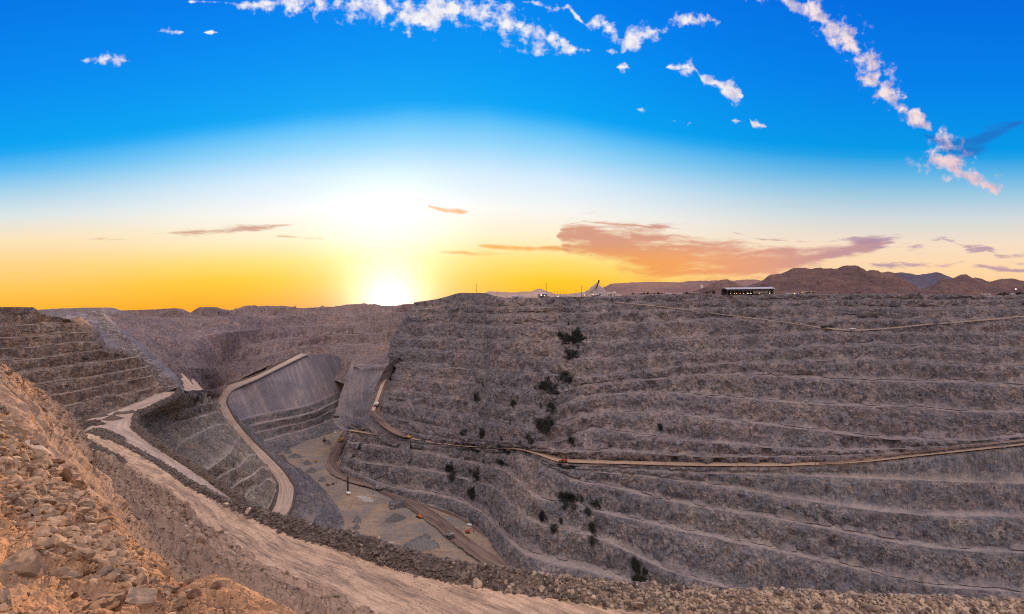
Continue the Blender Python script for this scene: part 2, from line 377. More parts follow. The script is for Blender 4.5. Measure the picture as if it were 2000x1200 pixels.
# ------------------------------------------------------------------ materials
def new_mat(name):
    m = bpy.data.materials.new(name); m.use_nodes = True
    m.node_tree.nodes.clear(); b = NB(m.node_tree)
    bs = b.new('ShaderNodeBsdfPrincipled'); o = b.new('ShaderNodeOutputMaterial')
    m.node_tree.links.new(bs.outputs[0], o.inputs[0])
    bs.inputs['Specular IOR Level'].default_value = 0.15; bs.inputs['Roughness'].default_value = .95
    return m, b, bs
def rock(name, base, dark, warm, cool, dustc, patch=55., streak=1.0, fine=2.2, bump=1.0, seed=0., tint=.6, contrast=1.0, fall=0.):
    m, b, bs = new_mat(name)
    pos = b.vadd(b.new('ShaderNodeTexCoord').outputs['Object'], (seed * 91, seed * 37, seed * 53))
    big = b.noise(b.vmul(pos, 1 / patch), 1.0, 6, .65, 1.0)
    mid = b.noise(b.vmul(pos, (1 / (patch * .25), 1 / (patch * .25), 1 / (patch * .4))), 1.0, 6, .68, .8)
    ver = b.noise(b.vmul(pos, (1 / (fine * 3.5), 1 / (fine * 3.5), 1 / (fine * 16))), 1.0, 5, .65, .6)
    bed = b.noise(b.vmul(pos, (1 / (fine * 11), 1 / (fine * 11), 1 / (fine * 2.6))), 1.0, 5, .65, 2.5)
    fin = b.noise(b.vmul(pos, 1 / fine), 1.0, 6, .72)
    huge = b.noise(b.vmul(pos, (1 / (patch * 3), 1 / (patch * 3), 1 / (patch * 1.6))), 1.0, 3, .55, .8)
    col = b.mix(b.step(big, .42, .56), base, warm)
    col = b.mix(b.m('MULTIPLY', b.step(mid, .47, .58), tint), col, cool)
    col = b.mix(b.m('MULTIPLY', b.step(ver, .50, .64), .65 * streak), col, dark)
    col = b.mix(b.m('MULTIPLY', b.step(bed, .54, .64), .5 * streak), col, dark)
    col = b.mix(b.m('MULTIPLY', b.step(mid, .44, .34), .4 * streak), col, dustc)
    wp = b.noise(b.vmul(pos, 1 / (fine * 5)), 1.0, 4, .7, color=True)
    vp = b.vadd(b.vmul(pos, (1 / (fine * 7), 1 / (fine * 7), 1 / (fine * 5))), b.vmul(b.vadd(wp, (-.5, -.5, -.5)), (1.6, 1.6, 1.6)))
    vo = b.new('ShaderNodeTexVoronoi'); b.put(vo.inputs['Vector'], vp)
    cell = b.new('ShaderNodeSeparateColor'); b.put(cell.inputs[0], vo.outputs['Color'])
    v2 = b.new('ShaderNodeTexVoronoi'); b.put(v2.inputs['Vector'], b.vadd(b.vmul(pos, (1 / (fine * 20), 1 / (fine * 20), 1 / (fine * 11))), b.vmul(b.vadd(wp, (-.5, -.5, -.5)), (1.2, 1.2, 1.2))))
    cel2 = b.new('ShaderNodeSeparateColor'); b.put(cel2.inputs[0], v2.outputs['Color'])
    col = b.mix(b.m('MULTIPLY', b.step(cel2.outputs[0], .5, .9), .6 * streak), col, cool)
    col = b.mix(b.m('MULTIPLY', b.step(cel2.outputs[1], .6, .95), .5 * streak), col, dustc)
    col = b.mix(b.m('MULTIPLY', b.step(cell.outputs[0], .45, .95), .75 * streak), col, dark)
    col = b.mix(b.m('MULTIPLY', b.step(cell.outputs[1], .55, .95), .5 * streak), col, warm)
    col = b.mix(b.m('MULTIPLY', b.step(cell.outputs[2], .55, .95), .6 * streak), col, cool)
    crk = b.noise(b.vmul(pos, (1 / (fine * 7), 1 / (fine * 7), 1 / (fine * 9))), 1.0, 6, .7, 1.5)
    crk = b.m('ABSOLUTE', b.m('SUBTRACT', crk, .5))
    col = b.mix(b.m('MULTIPLY', b.step(crk, .022, .0), .75 * streak), col, [x * .45 for x in dark[:3]] + [1])
    if fall:
        tv = b.new('ShaderNodeAttribute', attribute_name='track').outputs['Vector']
        f1 = b.noise(b.vmul(tv, (1 / 3.5, 1 / 90, 1)), 1.0, 5, .65, .5); f2 = b.noise(b.vmul(tv, (1 / 14, 1 / 160, 1)), 1.0, 4, .6, .8)
        col = b.mix(b.m('MULTIPLY', b.step(f1, .48, .64), fall), col, dark); col = b.mix(b.m('MULTIPLY', b.step(f2, .50, .62), fall * .9), col, dustc)
        col = b.mix(b.m('MULTIPLY', b.step(f2, .46, .36), fall * .7), col, cool)
    k = b.m('ADD', b.m('MULTIPLY', fin, 1.5 * contrast), 1 - .75 * contrast)
    kk = b.new('ShaderNodeCombineXYZ'); [b.put(kk.inputs[i], k) for i in range(3)]
    col = b.mix(1.0, col, kk.outputs[0], 'MULTIPLY')
    col = b.mix(b.m('MULTIPLY', b.step(huge, .42, .62), .45), col, b.mix(1.0, col, (.62, .64, .72, 1), 'MULTIPLY'))
    col = b.mix(b.m('MULTIPLY', b.step(huge, .46, .32), .5), col, b.mix(1.0, col, (1.35, 1.25, 1.12, 1), 'MULTIPLY'))
    at = b.new('ShaderNodeAttribute', attribute_name='dust')
    du = b.m('MULTIPLY', at.outputs['Fac'], b.step(b.m('ADD', fin, b.m('MULTIPLY', mid, .6)), .55, 1.0, 1.0, .35))
    col = b.mix(b.m('MULTIPLY', du, .85), col, dustc)
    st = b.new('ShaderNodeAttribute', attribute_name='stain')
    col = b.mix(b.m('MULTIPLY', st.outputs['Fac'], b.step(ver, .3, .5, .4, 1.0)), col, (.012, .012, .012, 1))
    b.put(bs.inputs['Base Color'], col)
    bu = b.new('ShaderNodeBump'); bu.inputs['Strength'].default_value = .8; bu.inputs['Distance'].default_value = fine * .55 * bump
    b.put(bu.inputs['Height'], b.m('ADD', fin, b.m('MULTIPLY', ver, .8)))
    b.put(bs.inputs['Normal'], bu.outputs[0])
    return m
def dirt(name, c0, c1, c2, scale=1.0, track=0.0, trackc=None, bump=.4, speck=0.0, speckc=(.05, .04, .035, 1), along=40., across=.9, alt=(.38, .27, .19, 1)):
    m, b, bs = new_mat(name)
    pos = b.new('ShaderNodeTexCoord').outputs['Object']
    big = b.noise(b.vmul(pos, 1 / (24 * scale)), 1.0, 5, .6, .5)
    mid = b.noise(b.vmul(pos, 1 / (4 * scale)), 1.0, 5, .65)
    fin = b.noise(b.vmul(pos, 1 / (.7 * scale)), 1.0, 4, .7)
    col = b.mix(b.step(big, .38, .62), c0, c1)
    col = b.mix(b.m('MULTIPLY', b.step(mid, .48, .66), .6), col, c2)
    if track:
        tv = b.new('ShaderNodeAttribute', attribute_name='track').outputs['Vector']
        tr = b.noise(b.vmul(tv, (1 / along, 1 / across, 1)), 1.0, 4, .6, .3)
        tr2 = b.noise(b.vmul(tv, (1 / (along * 2.5), 1 / (across * 4), 1)), 1.0, 3, .55, .6)
        t = b.m('MULTIPLY', b.m('ADD', b.m('MULTIPLY', b.step(tr, .48, .62), .6), b.m('MULTIPLY', b.step(tr2, .46, .6), .6)), track, clamp=True)
        col = b.mix(t, col, trackc)
    at = b.new('ShaderNodeAttribute', attribute_name='dust')
    col = b.mix(b.m('MULTIPLY', at.outputs['Fac'], b.step(mid, .36, .56)), col, alt)
    k = b.m('ADD', b.m('MULTIPLY', fin, 1.1), .45)
    kk = b.new('ShaderNodeCombineXYZ'); [b.put(kk.inputs[i], k) for i in range(3)]
    col = b.mix(1.0, col, kk.outputs[0], 'MULTIPLY')
    if speck:
        vo = b.new('ShaderNodeTexVoronoi'); b.put(vo.inputs['Vector'], b.vmul(pos, 1 / (.55 * scale))); vo.inputs['Randomness'].default_value = 1
        sp = b.m('MULTIPLY', b.step(vo.outputs['Distance'], .34, .22), b.step(mid, .42, .6))
        col = b.mix(b.m('MULTIPLY', sp, speck), col, speckc)
    b.put(bs.inputs['Base Color'], col)
    bu = b.new('ShaderNodeBump'); bu.inputs['Strength'].default_value = .7; bu.inputs['Distance'].default_value = bump * scale
    b.put(bu.inputs['Height'], b.m('ADD', mid, b.m('MULTIPLY', fin, .4)))
    b.put(bs.inputs['Normal'], bu.outputs[0])
    return m
def plain(name, c, rough=.7, metal=0., emit=None, es=0., var=.25, sc_=3.):
    m, b, bs = new_mat(name)
    pos = b.new('ShaderNodeTexCoord').outputs['Object']
    n = b.noise(pos, sc_, 4, .6)
    b.put(bs.inputs['Base Color'], b.mix(b.step(n, .3, .7), [x * (1 - var) for x in c[:3]] + [1], [min(1, x * (1 + var)) for x in c[:3]] + [1]))
    bs.inputs['Roughness'].default_value = rough; bs.inputs['Metallic'].default_value = metal
    if emit:
        bs.inputs['Emission Color'].default_value = emit; bs.inputs['Emission Strength'].default_value = es
    return m
c4 = lambda r, g, b_: (r, g, b_, 1)
M = {}
M['wall'] = rock('grey_brown_rock', c4(.215, .175, .178), c4(.055, .045, .054), c4(.262, .192, .165), c4(.132, .134, .16), c4(.36, .29, .28), 60, .9, 3.0, 1.1, contrast=.85)
M['wall_low'] = rock('blue_grey_rock', c4(.188, .163, .168), c4(.052, .046, .055), c4(.238, .182, .16), c4(.12, .13, .155), c4(.40, .318, .29), 48, .9, 2.6, 1.1, 2., contrast=.85)
M['wall_left'] = rock('brown_ribbed_rock', c4(.28, .195, .15), c4(.065, .042, .04), c4(.33, .205, .135), c4(.175, .145, .135), c4(.45, .345, .28), 34, 1.15, 1.5, .8, 3., contrast=.8)
M['nose'] = rock('olive_ribbed_rock', c4(.30, .25, .205), c4(.07, .055, .052), c4(.34, .24, .18), c4(.20, .20, .18), c4(.58, .47, .39), 30, 1.1, 1.7, .8, 4., contrast=.8)
M['far'] = rock('far_brown_rock', c4(.27, .19, .178), c4(.085, .06, .066), c4(.30, .195, .16), c4(.18, .15, .16), c4(.39, .29, .26), 80, .85, 3.0, 1.5, 5., contrast=1.1)
M['talus'] = rock('mauve_talus', c4(.232, .195, .208), c4(.13, .108, .12), c4(.25, .20, .20), c4(.185, .17, .20), c4(.31, .26, .265), 50, .5, 2.2, .8, 6., contrast=.7, fall=.6)
M['floor'] = dirt('pit_floor_dirt', c4(.33, .235, .165), c4(.22, .185, .165), c4(.15, .135, .135), 2.0, .35, c4(.17, .115, .085), bump=.9, along=60, across=5)
M['dust_road'] = dirt('pale_dusty_road', c4(.54, .39, .30), c4(.47, .34, .265), c4(.38, .28, .225), 1.0, .75, c4(.26, .19, .16), .15, along=30, across=.9)
M['near_road'] = dirt('tan_dusty_road', c4(.62, .41, .27), c4(.55, .36, .235), c4(.40, .265, .18), .9, .8, c4(.20, .135, .10), .2, along=9, across=.7)
M['long_road'] = dirt('orange_tan_road', c4(.40, .27, .185), c4(.36, .245, .17), c4(.32, .22, .16), 1.2, .5, c4(.22, .155, .12), .15, along=80, across=2)
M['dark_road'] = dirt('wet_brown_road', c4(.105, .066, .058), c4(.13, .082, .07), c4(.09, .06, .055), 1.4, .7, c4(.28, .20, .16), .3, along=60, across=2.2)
M['berm'] = dirt('dark_berm_rubble', c4(.11, .082, .072), c4(.14, .102, .085), c4(.075, .058, .055), .8, bump=.6, speck=.5, speckc=c4(.26, .20, .16), alt=(.46, .33, .24, 1))
M['near_berm'] = dirt('tan_berm_dirt', c4(.34, .235, .165), c4(.22, .155, .115), c4(.27, .19, .14), .6, bump=.5, speck=.5, speckc=c4(.10, .07, .055))
M['slope'] = dirt('orange_slope_dirt', c4(.42, .24, .13), c4(.36, .195, .105), c4(.21, .115, .065), .17, .35, c4(.15, .09, .06), bump=.9, speck=.9, speckc=c4(.09, .055, .04), along=.25, across=.25)
M['midslope'] = dirt('brown_slope_dirt', c4(.44, .28, .185), c4(.30, .19, .125), c4(.17, .11, .08), .8, bump=.7, speck=.8, speckc=c4(.09, .065, .055))
M['hill'] = rock('desert_hill', c4(.165, .098, .088), c4(.062, .036, .042), c4(.19, .11, .092), c4(.105, .068, .075), c4(.22, .14, .12), 180, .6, 12, 1.0, 7., contrast=.8)
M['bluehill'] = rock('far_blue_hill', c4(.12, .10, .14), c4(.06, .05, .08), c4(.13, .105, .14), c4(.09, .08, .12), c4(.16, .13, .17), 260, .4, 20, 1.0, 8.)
M['palehill'] = rock('pale_mesa', c4(.26, .15, .135), c4(.16, .095, .095), c4(.28, .165, .135), c4(.20, .125, .125), c4(.31, .20, .175), 200, .3, 14, .6, 9., contrast=.6)
M['pale_heap'] = rock('pale_heap', c4(.42, .29, .235), c4(.28, .19, .165), c4(.46, .31, .23), c4(.34, .25, .22), c4(.5, .36, .29), 40, .3, 3, .8, 10., contrast=.6)
M['ore'] = rock('grey_ore', c4(.38, .29, .275), c4(.27, .21, .205), c4(.40, .30, .27), c4(.33, .27, .265), c4(.44, .35, .32), 40, .3, 3, .8, 10., contrast=.6)
M['plain'] = dirt('plateau_dirt', c4(.30, .215, .165), c4(.25, .18, .145), c4(.21, .155, .13), 6., bump=.5)

# ------------------------------------------------------------------ right wall
Tu = np.array([560, 650, 690, 740, 800, 880, 940, 980, 1020, 1100, 1250, 1500, 2000, 2080], float)
Tv = np.array([1000, 960, 943, 900, 866, 829, 760, 684, 634, 600, 572, 525, 424, 408], float)
def wall_depth(u, v, slope=.9):
    T = herm(Tu, Tv, np.asarray(u, float)); k = (np.asarray(v, float) - 600) / F
    return T + (336 - T * k) / (slope + k)
WU = lambda *p: list(p)
NCOL = 820
K2 = [(680, 843), (740, 852), (790, 857), (850, 868), (930, 876), (1010, 880), (1050, 890), (1095, 905), (1200, 908.5), (1400, 913), (1500, 913), (1650, 908), (1800, 893), (2030, 869)]
def up(P, lo, hi): return [p for p in P if lo <= p[0] <= hi]
upper = [
    [(808, 590.8), (830, 588), (850, 585), (872, 580), (900, 572.5), (945, 573), (965, 578), (990, 582), (1050, 582), (1100, 580), (1150, 580), (1250, 577), (1400, 576), (1500, 576), (1700, 574.5), (1850, 576), (1960, 578), (2030, 574)],
    [(802, 604), (900, 598), (1000, 601), (1150, 598), (1400, 589), (2030, 587)],
    [(797, 618), (900, 614), (1100, 613), (1400, 603), (1900, 604), (2030, 602)],
    [(793, 632), (902, 634), (1010, 636), (1100, 638), (1250, 632), (1400, 624), (1530, 623), (1700, 626), (2030, 624)],
    [(789, 659), (920, 664), (1046, 668), (1105, 672), (1300, 664), (1500, 655), (1664, 650), (1820, 652), (2030, 651)],
    [(788, 684), (920, 691), (1040, 702), (1112, 704), (1300, 694), (1500, 684), (1700, 674), (1820, 677), (2030, 681)],
    [(788, 710), (920, 723), (1070, 732), (1127, 739), (1250, 726), (1400, 712), (1700, 706), (2030, 718)],
    [(786, 735), (914, 751), (1052, 766), (1085, 772), (1140, 755), (1280, 742), (1400, 732), (1550, 738), (1670, 744), (1820, 747), (2030, 756)],
    [(780, 762), (920, 786), (1040, 797), (1075, 800), (1130, 782), (1280, 767), (1400, 777), (1550, 788), (1660, 794), (1784, 797), (1880, 806), (2030, 808)],
    [(770, 790), (899, 811), (1010, 831), (1058, 840), (1100, 826), (1180, 806), (1280, 808), (1400, 822), (1490, 830), (1592, 842), (1730, 857), (1850, 862), (2030, 852)],
    [(765, 818), (890, 845), (930, 855), (1010, 862), (1060, 868), (1101, 860), (1160, 842), (1262, 853), (1400, 866), (1600, 880), (1800, 876), (2030, 856)],
    [(750, 838), (850, 857), (930, 867), (1010, 873), (1055, 882), (1101, 884), (1170, 883), (1300, 889), (1400, 894), (1600, 893), (1800, 883), (2030, 861)],
    K2,
]
Lw = [line(l, NCOL, 'frac', wall_depth) for l in upper]
wd = [0, 9, 9, 10, 12, 12, 12, 12, 12, 12, 10, 9, 17]
ug = np.linspace(784, 2030, NCOL)
def visu(k):
    a_ = np.interp(ug, [784, 1080, 1180, 1350, 2030], [.5, .5, .15, .15, .2])
    b2 = np.interp(ug, [784, 1080, 1180, 1350, 2030], [.45, .4, .5, .8, .8])
    return np.ones(NCOL) if k >= 12 else (b2 if k >= 7 else a_)
P, D_, Fc = bench_wall(Lw, wd, 1.8, 1.0, wrap=2, talus=.5, seed=1, vis=visu)
D_ = np.where(np.r_[np.full(4, 784), ug][None] < 1120, D_ * .45, D_)
wallspec = [(80, 9, (1, 1, 3.0), False, 4), (30, 11, (1, 1, 3.0), True, 5), (9, 4.6, (1, 1, 1.8), True, 4)]
P, dd = rough(P, Fc, wallspec, 1)
# dark seepage streaks on the faces
SEEPS = [(1124, 660, 20, 26), (1108, 664, 18, 14), (1112, 692, 13, 26), (1124, 690, 5, 24), (1095, 655, 10, 8), (1070, 755, 22, 18), (1086, 768, 18, 6), (1105, 738, 20, 12), (1010, 742, 4, 8), (1078, 798, 14, 14), (1070, 830, 14, 16), (1035, 860, 9, 14), (930, 775, 6, 14), (1003, 788, 8, 9), (942, 850, 8, 14),
         (1160, 985, 14, 8), (1157, 1030, 10, 16), (1155, 1055, 10, 11), (1245, 1108, 10, 16), (1245, 1132, 16, 7), (1258, 1115, 5, 9), (928, 928, 16, 14), (880, 915, 12, 12), (922, 966, 15, 15), (1085, 1032, 12, 8), (980, 905, 14, 6), (1096, 1018, 4, 7), (703, 870, 5, 10), (690, 893, 4, 7), (1290, 835, 6, 9), (1110, 975, 30, 14), (1060, 1010, 10, 12), (1060, 835, 20, 14), (1115, 858, 6, 20), (905, 845, 8, 8), (925, 872, 26, 5), (985, 874, 24, 4), (1100, 912, 22, 4), (880, 930, 10, 12), (1150, 1000, 8, 10)]
def stains(P):
    u = 1000 + F * P[..., 0] / P[..., 1]; v = 600 - F * P[..., 2] / P[..., 1]
    # where the water comes out, in metres along and down the wall
    s = np.zeros(P.shape[:2], np.float32)
    nz = fbm(P, 9, 4, (1, 1, 3), seed=4)
    for (a, b_, w, h) in SEEPS:
        j = np.unravel_index(np.argmin((u - a) ** 2 + (v - b_) ** 2), u.shape); c = P[j]
        if (u[j] - a) ** 2 + (v[j] - b_) ** 2 > 60: continue
        lx = np.linalg.norm((P - c)[..., :2] * np.array([1, .5]), axis=-1) / (w / F * c[1]); lz = np.abs(P[..., 2] - c[2]) / (h / F * c[1])
        s = np.maximum(s, np.clip(1.35 - np.sqrt(lx ** 2 + lz ** 2) + nz * 1.2, 0, 1))
    return np.clip((s - .25) * 2, 0, 1)
tread_dark = np.where((np.r_[np.full(4, 784), ug][None] < 1130) & (Fc < .2), .42, 0); tread_dark[-8:] = 0  # bench treads on the left part of the wall get a darker base colour
sheet('terrain', P, M['wall'], D_, dict(stain=np.maximum(stains(P), tread_dark)), smooth=False, key='upper_wall')  # stain holds the water stains and the darker base colour of the left treads

lower = [
    [(p[0], p[1] + .5) for p in K2],
    [(680, 844), (790, 858.2), (930, 877.5), (1010, 882), (1050, 892.5), (1095, 908.5), (1250, 919), (1400, 926), (1600, 932), (1760, 939), (2030, 948)],
    [(680, 845), (790, 859.4), (930, 879), (1010, 884), (1050, 895.5), (1095, 914), (1250, 931), (1400, 951), (1550, 976), (1730, 1001), (1850, 1010), (2030, 1012)],
    [(680, 846), (790, 860.6), (930, 880.5), (1010, 887), (1050, 900), (1095, 924), (1122, 941), (1188, 952), (1278, 975), (1368, 992), (1400, 997), (1550, 1023), (1670, 1047), (1775, 1066), (1850, 1075), (2030, 1084)],
    [(680, 866), (746, 874), (800, 880), (902, 902), (986, 921), (1010, 940), (1053, 976), (1128, 988), (1170, 1002), (1260, 1023), (1350, 1043), (1440, 1062), (1550, 1087), (1670, 1113), (1760, 1134), (1850, 1149), (2030, 1164)],
    [(680, 890), (710, 905), (800, 915), (899, 935), (968, 956), (992, 980), (1028, 1014), (1058, 1027), (1150, 1048), (1200, 1068), (1308, 1118), (1400, 1145), (1500, 1175), (2030, 1266)],
    [(672, 914), (705, 930), (740, 945), (770, 955), (870, 974), (940, 1004), (980, 1046), (1030, 1088), (1090, 1108), (1140, 1118), (1250, 1150), (1400, 1205), (1600, 1270), (2030, 1380)],
    [(668, 922), (700, 940), (740, 957), (800, 977), (880, 1002), (940, 1041), (980, 1088), (1020, 1130), (1100, 1160), (1250, 1195), (1400, 1250), (1600, 1330), (2030, 1470)],
]
Ll = [line(l, NCOL, 'frac', wall_depth) for l in lower]
P, D_, Fc = bench_wall(Ll, [0, 7, 8, 9, 9, 9, 26, .5], 1.8, 1.0, wrap=3, talus=.5, seed=3)
P, dd = rough(P, Fc, [(70, 8, (1, 1, 2.5), False, 4), (26, 8.5, (1, 1, 2.6), True, 5), (8, 4.0, (1, 1, 1.8), True, 4)], 7)
sheet('terrain', P, M['wall_low'], D_, dict(stain=stains(P)), smooth=False, key='lower_wall')

# ------------------------------------------------------------------ roads: strips laid a little above the benches
def strip(name, cl, width, n, mat, lift=.35, mode='idx', depth=None, across=6, side=0.0, nz=.15, rag=.0, crown=0.0, key=None):
    """road along a centre line; side shifts the strip (+ = away from the camera)"""
    c = line(cl, n, mode, depth) if not isinstance(cl, np.ndarray) else cl
    c[:, 2] = smooth1(c[:, 2], 9)
    t = np.gradient(c, axis=0); t[:, 2] = 0; t /= np.linalg.norm(t, axis=1)[:, None]
    s = np.stack([-t[:, 1], t[:, 0], 0 * t[:, 0]], 1)
    flip = (s * c).sum(1) < 0
    if flip.mean() > .5: s = -s
    w = np.interp(np.linspace(0, 1, n), np.linspace(0, 1, len(width)), width) if hasattr(width, '__len__') else np.full(n, float(width))
    arc = np.concatenate([[0], np.cumsum(np.linalg.norm(np.diff(c, axis=0), axis=1))])
    rows, uv = [], []
    for k in range(across + 1):
        x = k / across - .5 + side
        e = fbm(np.c_[arc, np.full(n, k * 9.), np.zeros(n)], 12, 3, seed=5) * rag if k in (0, across) else 0
        p = c + s * (w * x + e)[:, None]; p[:, 2] += lift + crown * (1 - (2 * (k / across) - 1) ** 2)
        rows.append(p); uv.append(np.stack([arc, w * x], 1))
    P = np.array(rows); P[..., 2] += nz * fbm(P, 5, 3, seed=2)
    sheet(name, P, mat, uv=np.array(uv), key=key)
    return P
def ridge(name, crest, half, height, mat, n=300, across=9, rag=1.0, mode='idx', depth=None, nz=.45, wl=3.0, label=None, seed=0, key=None, kind='structure', cat=None, tan=None, grow=None):
    """bank of loose rock heaped along a line; crest points lie at the foot level"""
    c = line(crest, n, mode, depth) if not isinstance(crest, np.ndarray) else crest
    n = len(c)
    t = np.gradient(c, axis=0); t[:, 2] = 0; t /= np.linalg.norm(t, axis=1)[:, None] + 1e-9
    s = np.stack([-t[:, 1], t[:, 0], 0 * t[:, 0]], 1)
    if ((s * c).sum(1) < 0).mean() > .5: s = -s
    arc = np.concatenate([[0], np.cumsum(np.linalg.norm(np.diff(c, axis=0), axis=1))])
    gr = np.ones(n) if grow is None else grow
    hh = gr * (1 + .45 * rag * fbm(np.c_[arc, np.zeros(n), np.zeros(n)], half * 3, 4, seed=seed))
    end = np.clip(np.minimum(arc, arc[-1] - arc) / (half * 1.2), 0, 1) ** .6
    rows = []
    for k in range(across):
        x = k / (across - 1) * 2 - 1
        prof = max(0, 1 - abs(x) ** 1.25)
        wob = 1 + .3 * rag * fbm(np.c_[arc, np.full(n, 20. + 5 * np.sign(x)), np.zeros(n)], half * 2.2, 3, seed=seed + 2)
        p = c + s * (x * half * wob * gr)[:, None]; p[:, 2] += height * hh * end * prof - (.8 if k in (0, across - 1) else 0)
        rows.append(p)
    P = np.array(rows)
    P[..., 2] += nz * height * .5 * fbm(P, wl, 3, ridged=True, seed=seed + 3) * .5
    sheet(name, P, mat, dust=None if tan is None else tan(P), key=key, kind=kind, **(dict(label=label, cat=cat) if label else {}))
    return P

k2 = line(K2, 500, 'frac', wall_depth)
strip('road', k2.copy(), 17, 500, M['long_road'], lift=2.2, side=.40, rag=1.0, key='long_road')
# darker ditch along the inner side on the climbing part
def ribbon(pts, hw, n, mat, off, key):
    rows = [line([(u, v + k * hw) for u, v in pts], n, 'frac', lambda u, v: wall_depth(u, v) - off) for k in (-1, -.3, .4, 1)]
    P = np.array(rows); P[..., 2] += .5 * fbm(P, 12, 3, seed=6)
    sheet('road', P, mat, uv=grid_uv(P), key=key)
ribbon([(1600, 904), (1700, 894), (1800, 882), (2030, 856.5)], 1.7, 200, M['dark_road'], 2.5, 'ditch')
ribbon([(1200, 590), (1300, 600), (1400, 613), (1520, 628), (1600, 639)], .7, 200, M['plain'], 3.0, 'upper_track_b')
ribbon([(1596, 639), (1664, 645), (1740, 641), (1820, 633), (1900, 627), (2030, 615)], 1.2, 260, M['plain'], 3.2, 'upper_track')
# K road coming down between dump and wall
KR = [(780, 700, 1126), (770, 718, 1126), (758, 740, 1122), (742, 785, 1085), (735, 805, 1056), (745, 818, 1030), (760, 832, 1006), (782, 847, 980), (800, 854, 966)]
strip('road', KR, [20, 20, 20, 22, 24, 22, 22], 200, M['dark_road'], lift=1.5, side=-.1, rag=1.5, key='side_ramp')
strip('road', KR[:5], [6, 7, 7], 100, M['dust_road'], lift=2.4, side=1.0, rag=.5, key='side_ramp_pale')
kc = line(KR, 160, 'idx')
kf = subdiv([kc + np.array([-26, -6, -16.]), kc + np.array([-9, 0, -1.5]), kc + np.array([14, 8, -.6]), kc + np.array([26, 22, 8]), kc + np.array([55, 70, 60.])], [6, 4, 8, 10])
kf, _ = rough(kf, 1, [(14, 2.0, (1, 1, 1), False, 4)], 63); sheet('terrain', kf, M['wall'], key='ramp_side')
# loop of dark road below it
LP = [(690, 829, 1195), (705, 838, 1120), (735, 845, 1052), (765, 850.5, 1000), (785, 852, 972), (792, 848, 985), (780, 842, 1000), (768, 838, 1010)]
# ------------------------------------------------------------------ pit floor and its roads
rowsF = [[(540, 868, -300), (600, 860, -300), (648, 846, -303), (690, 835, -300)],
         [(555, 890, -306), (640, 888, -308), (690, 900, -312)],
         [(570, 912, -312), (640, 915, -314), (700, 932, -320)],
         [(600, 950, -322), (690, 955, -323), (770, 962, -327)],
         [(630, 1000, -330), (760, 1005, -331), (900, 1015, -333)],
         [(650, 1060, -336), (800, 1060, -336), (985, 1075, -336)],
         [(680, 1130, -338), (850, 1130, -338), (1060, 1150, -338)],
         [(700, 1230, -339), (900, 1230, -339), (1300, 1250, -339)],
         [(700, 1330, -340), (1000, 1330, -340), (1500, 1340, -340)]]
Lf = [line(l, 330, 'frac') for l in rowsF]
P = subdiv(Lf, [22, 22, 30, 40, 50, 50, 50, 30])
P[..., 2] += 1.5 * fbm(P, 40, 5, seed=3) - .4 + .5 * fbm(P, 7, 3, seed=4)
sheet('ground', P, M['floor'], uv=P[..., :2], key='floor')
RD = [(650, 815, -282), (672, 817, -284), (688, 822, -286), (682, 838, -292), (668, 862, -302), (655, 888, -309), (647, 905, -313), (655, 922, -317), (690, 940, -321), (735, 952, -325), (765, 966, -328), (800, 985, -330), (850, 1018, -333.5), (900, 1058, -335.5), (950, 1093, -336.6), (1005, 1130, -338)]
strip('road', RD, [16, 18, 20, 22, 24, 24, 26, 26, 24, 24], 420, M['dark_road'], lift=2.3, rag=3.0, key='floor_road')
strip('road', [(660, 880, -310), (662, 905, -315), (680, 922, -318), (705, 935, -321), (735, 948, -324), (760, 962, -327)], [8, 12, 12, 8], 120, M['dark_road'], lift=2.4, rag=2.0, key='floor_road_b')
# slope that carries the loop road between the side ramp and the floor
Lq = [line(l, 90, 'idx') for l in ([(690, 800, 1300), (735, 806, 1075), (760, 834, 1010), (800, 853, 968)],
                                  [(692, 822, 1240), (712, 836, 1125), (740, 850, 1035), (800, 859, 962)],
                                  [(684, 846, 1190), (712, 850, 1080), (740, 858, 1010), (800, 866, 950)],
                                  [(664, 895, 1045), (690, 920, 985), (720, 940, 940), (800, 900, 930)])]
P = subdiv(Lq, [30, 16, 40]); P, _ = rough(P, 1, [(20, 3, (1, 1, 1), False, 4), (5, .8, (1, 1, 1), False, 3)], 31)
sheet('terrain', P, M['wall_low'], key='loop_slope')
strip('road', LP, [9, 10, 11, 11, 10], 140, M['dark_road'], lift=3.0, rag=1.0, key='loop_road')

# ------------------------------------------------------------------ far walls under the sun
rim = [(425, 607, 1650), (445, 608, 1750), (470, 604, 1900), (500, 599.5, 1950), (555, 598, 2050), (572, 602, 2100), (640, 600.5, 2200), (690, 595, 2250), (720, 596, 2250), (762, 597.5, 2250), (805, 594, 2100), (860, 590, 1900)]
L0 = [rim,
      [(425, 622, 1560), (500, 618, 1820), (640, 617, 2080), (762, 612, 2120), (860, 606, 1800)],
      [(425, 648, 1450), (500, 643, 1680), (640, 636, 1950), (762, 630, 2000), (860, 622, 1700)],
      [(425, 680, 1340), (480, 676, 1460), (560, 662, 1700), (640, 656, 1850), (762, 652, 1880), (860, 640, 1600)],
      [(420, 720, 1250), (460, 708, 1330), (540, 690, 1500), (600, 676, 1720), (660, 674, 1800), (762, 673, 1760), (860, 664, 1500)],
      [(415, 765, 1180), (440, 755, 1195), (500, 728, 1310), (560, 704, 1430), (600, 694, 1600), (645, 742, 1490), (690, 752, 1470), (800, 740, 1320), (860, 735, 1260)]]
Lx = [line(l, 420, 'frac') for l in L0]
Lx[0][:, 2] += 2.2 * fbm(Lx[0], 26, 4, seed=8)
P, D_, Fc = bench_wall(Lx, [0, 22, 26, 26, 24, 10], 1.7, 1.2, talus=.6, seed=11)
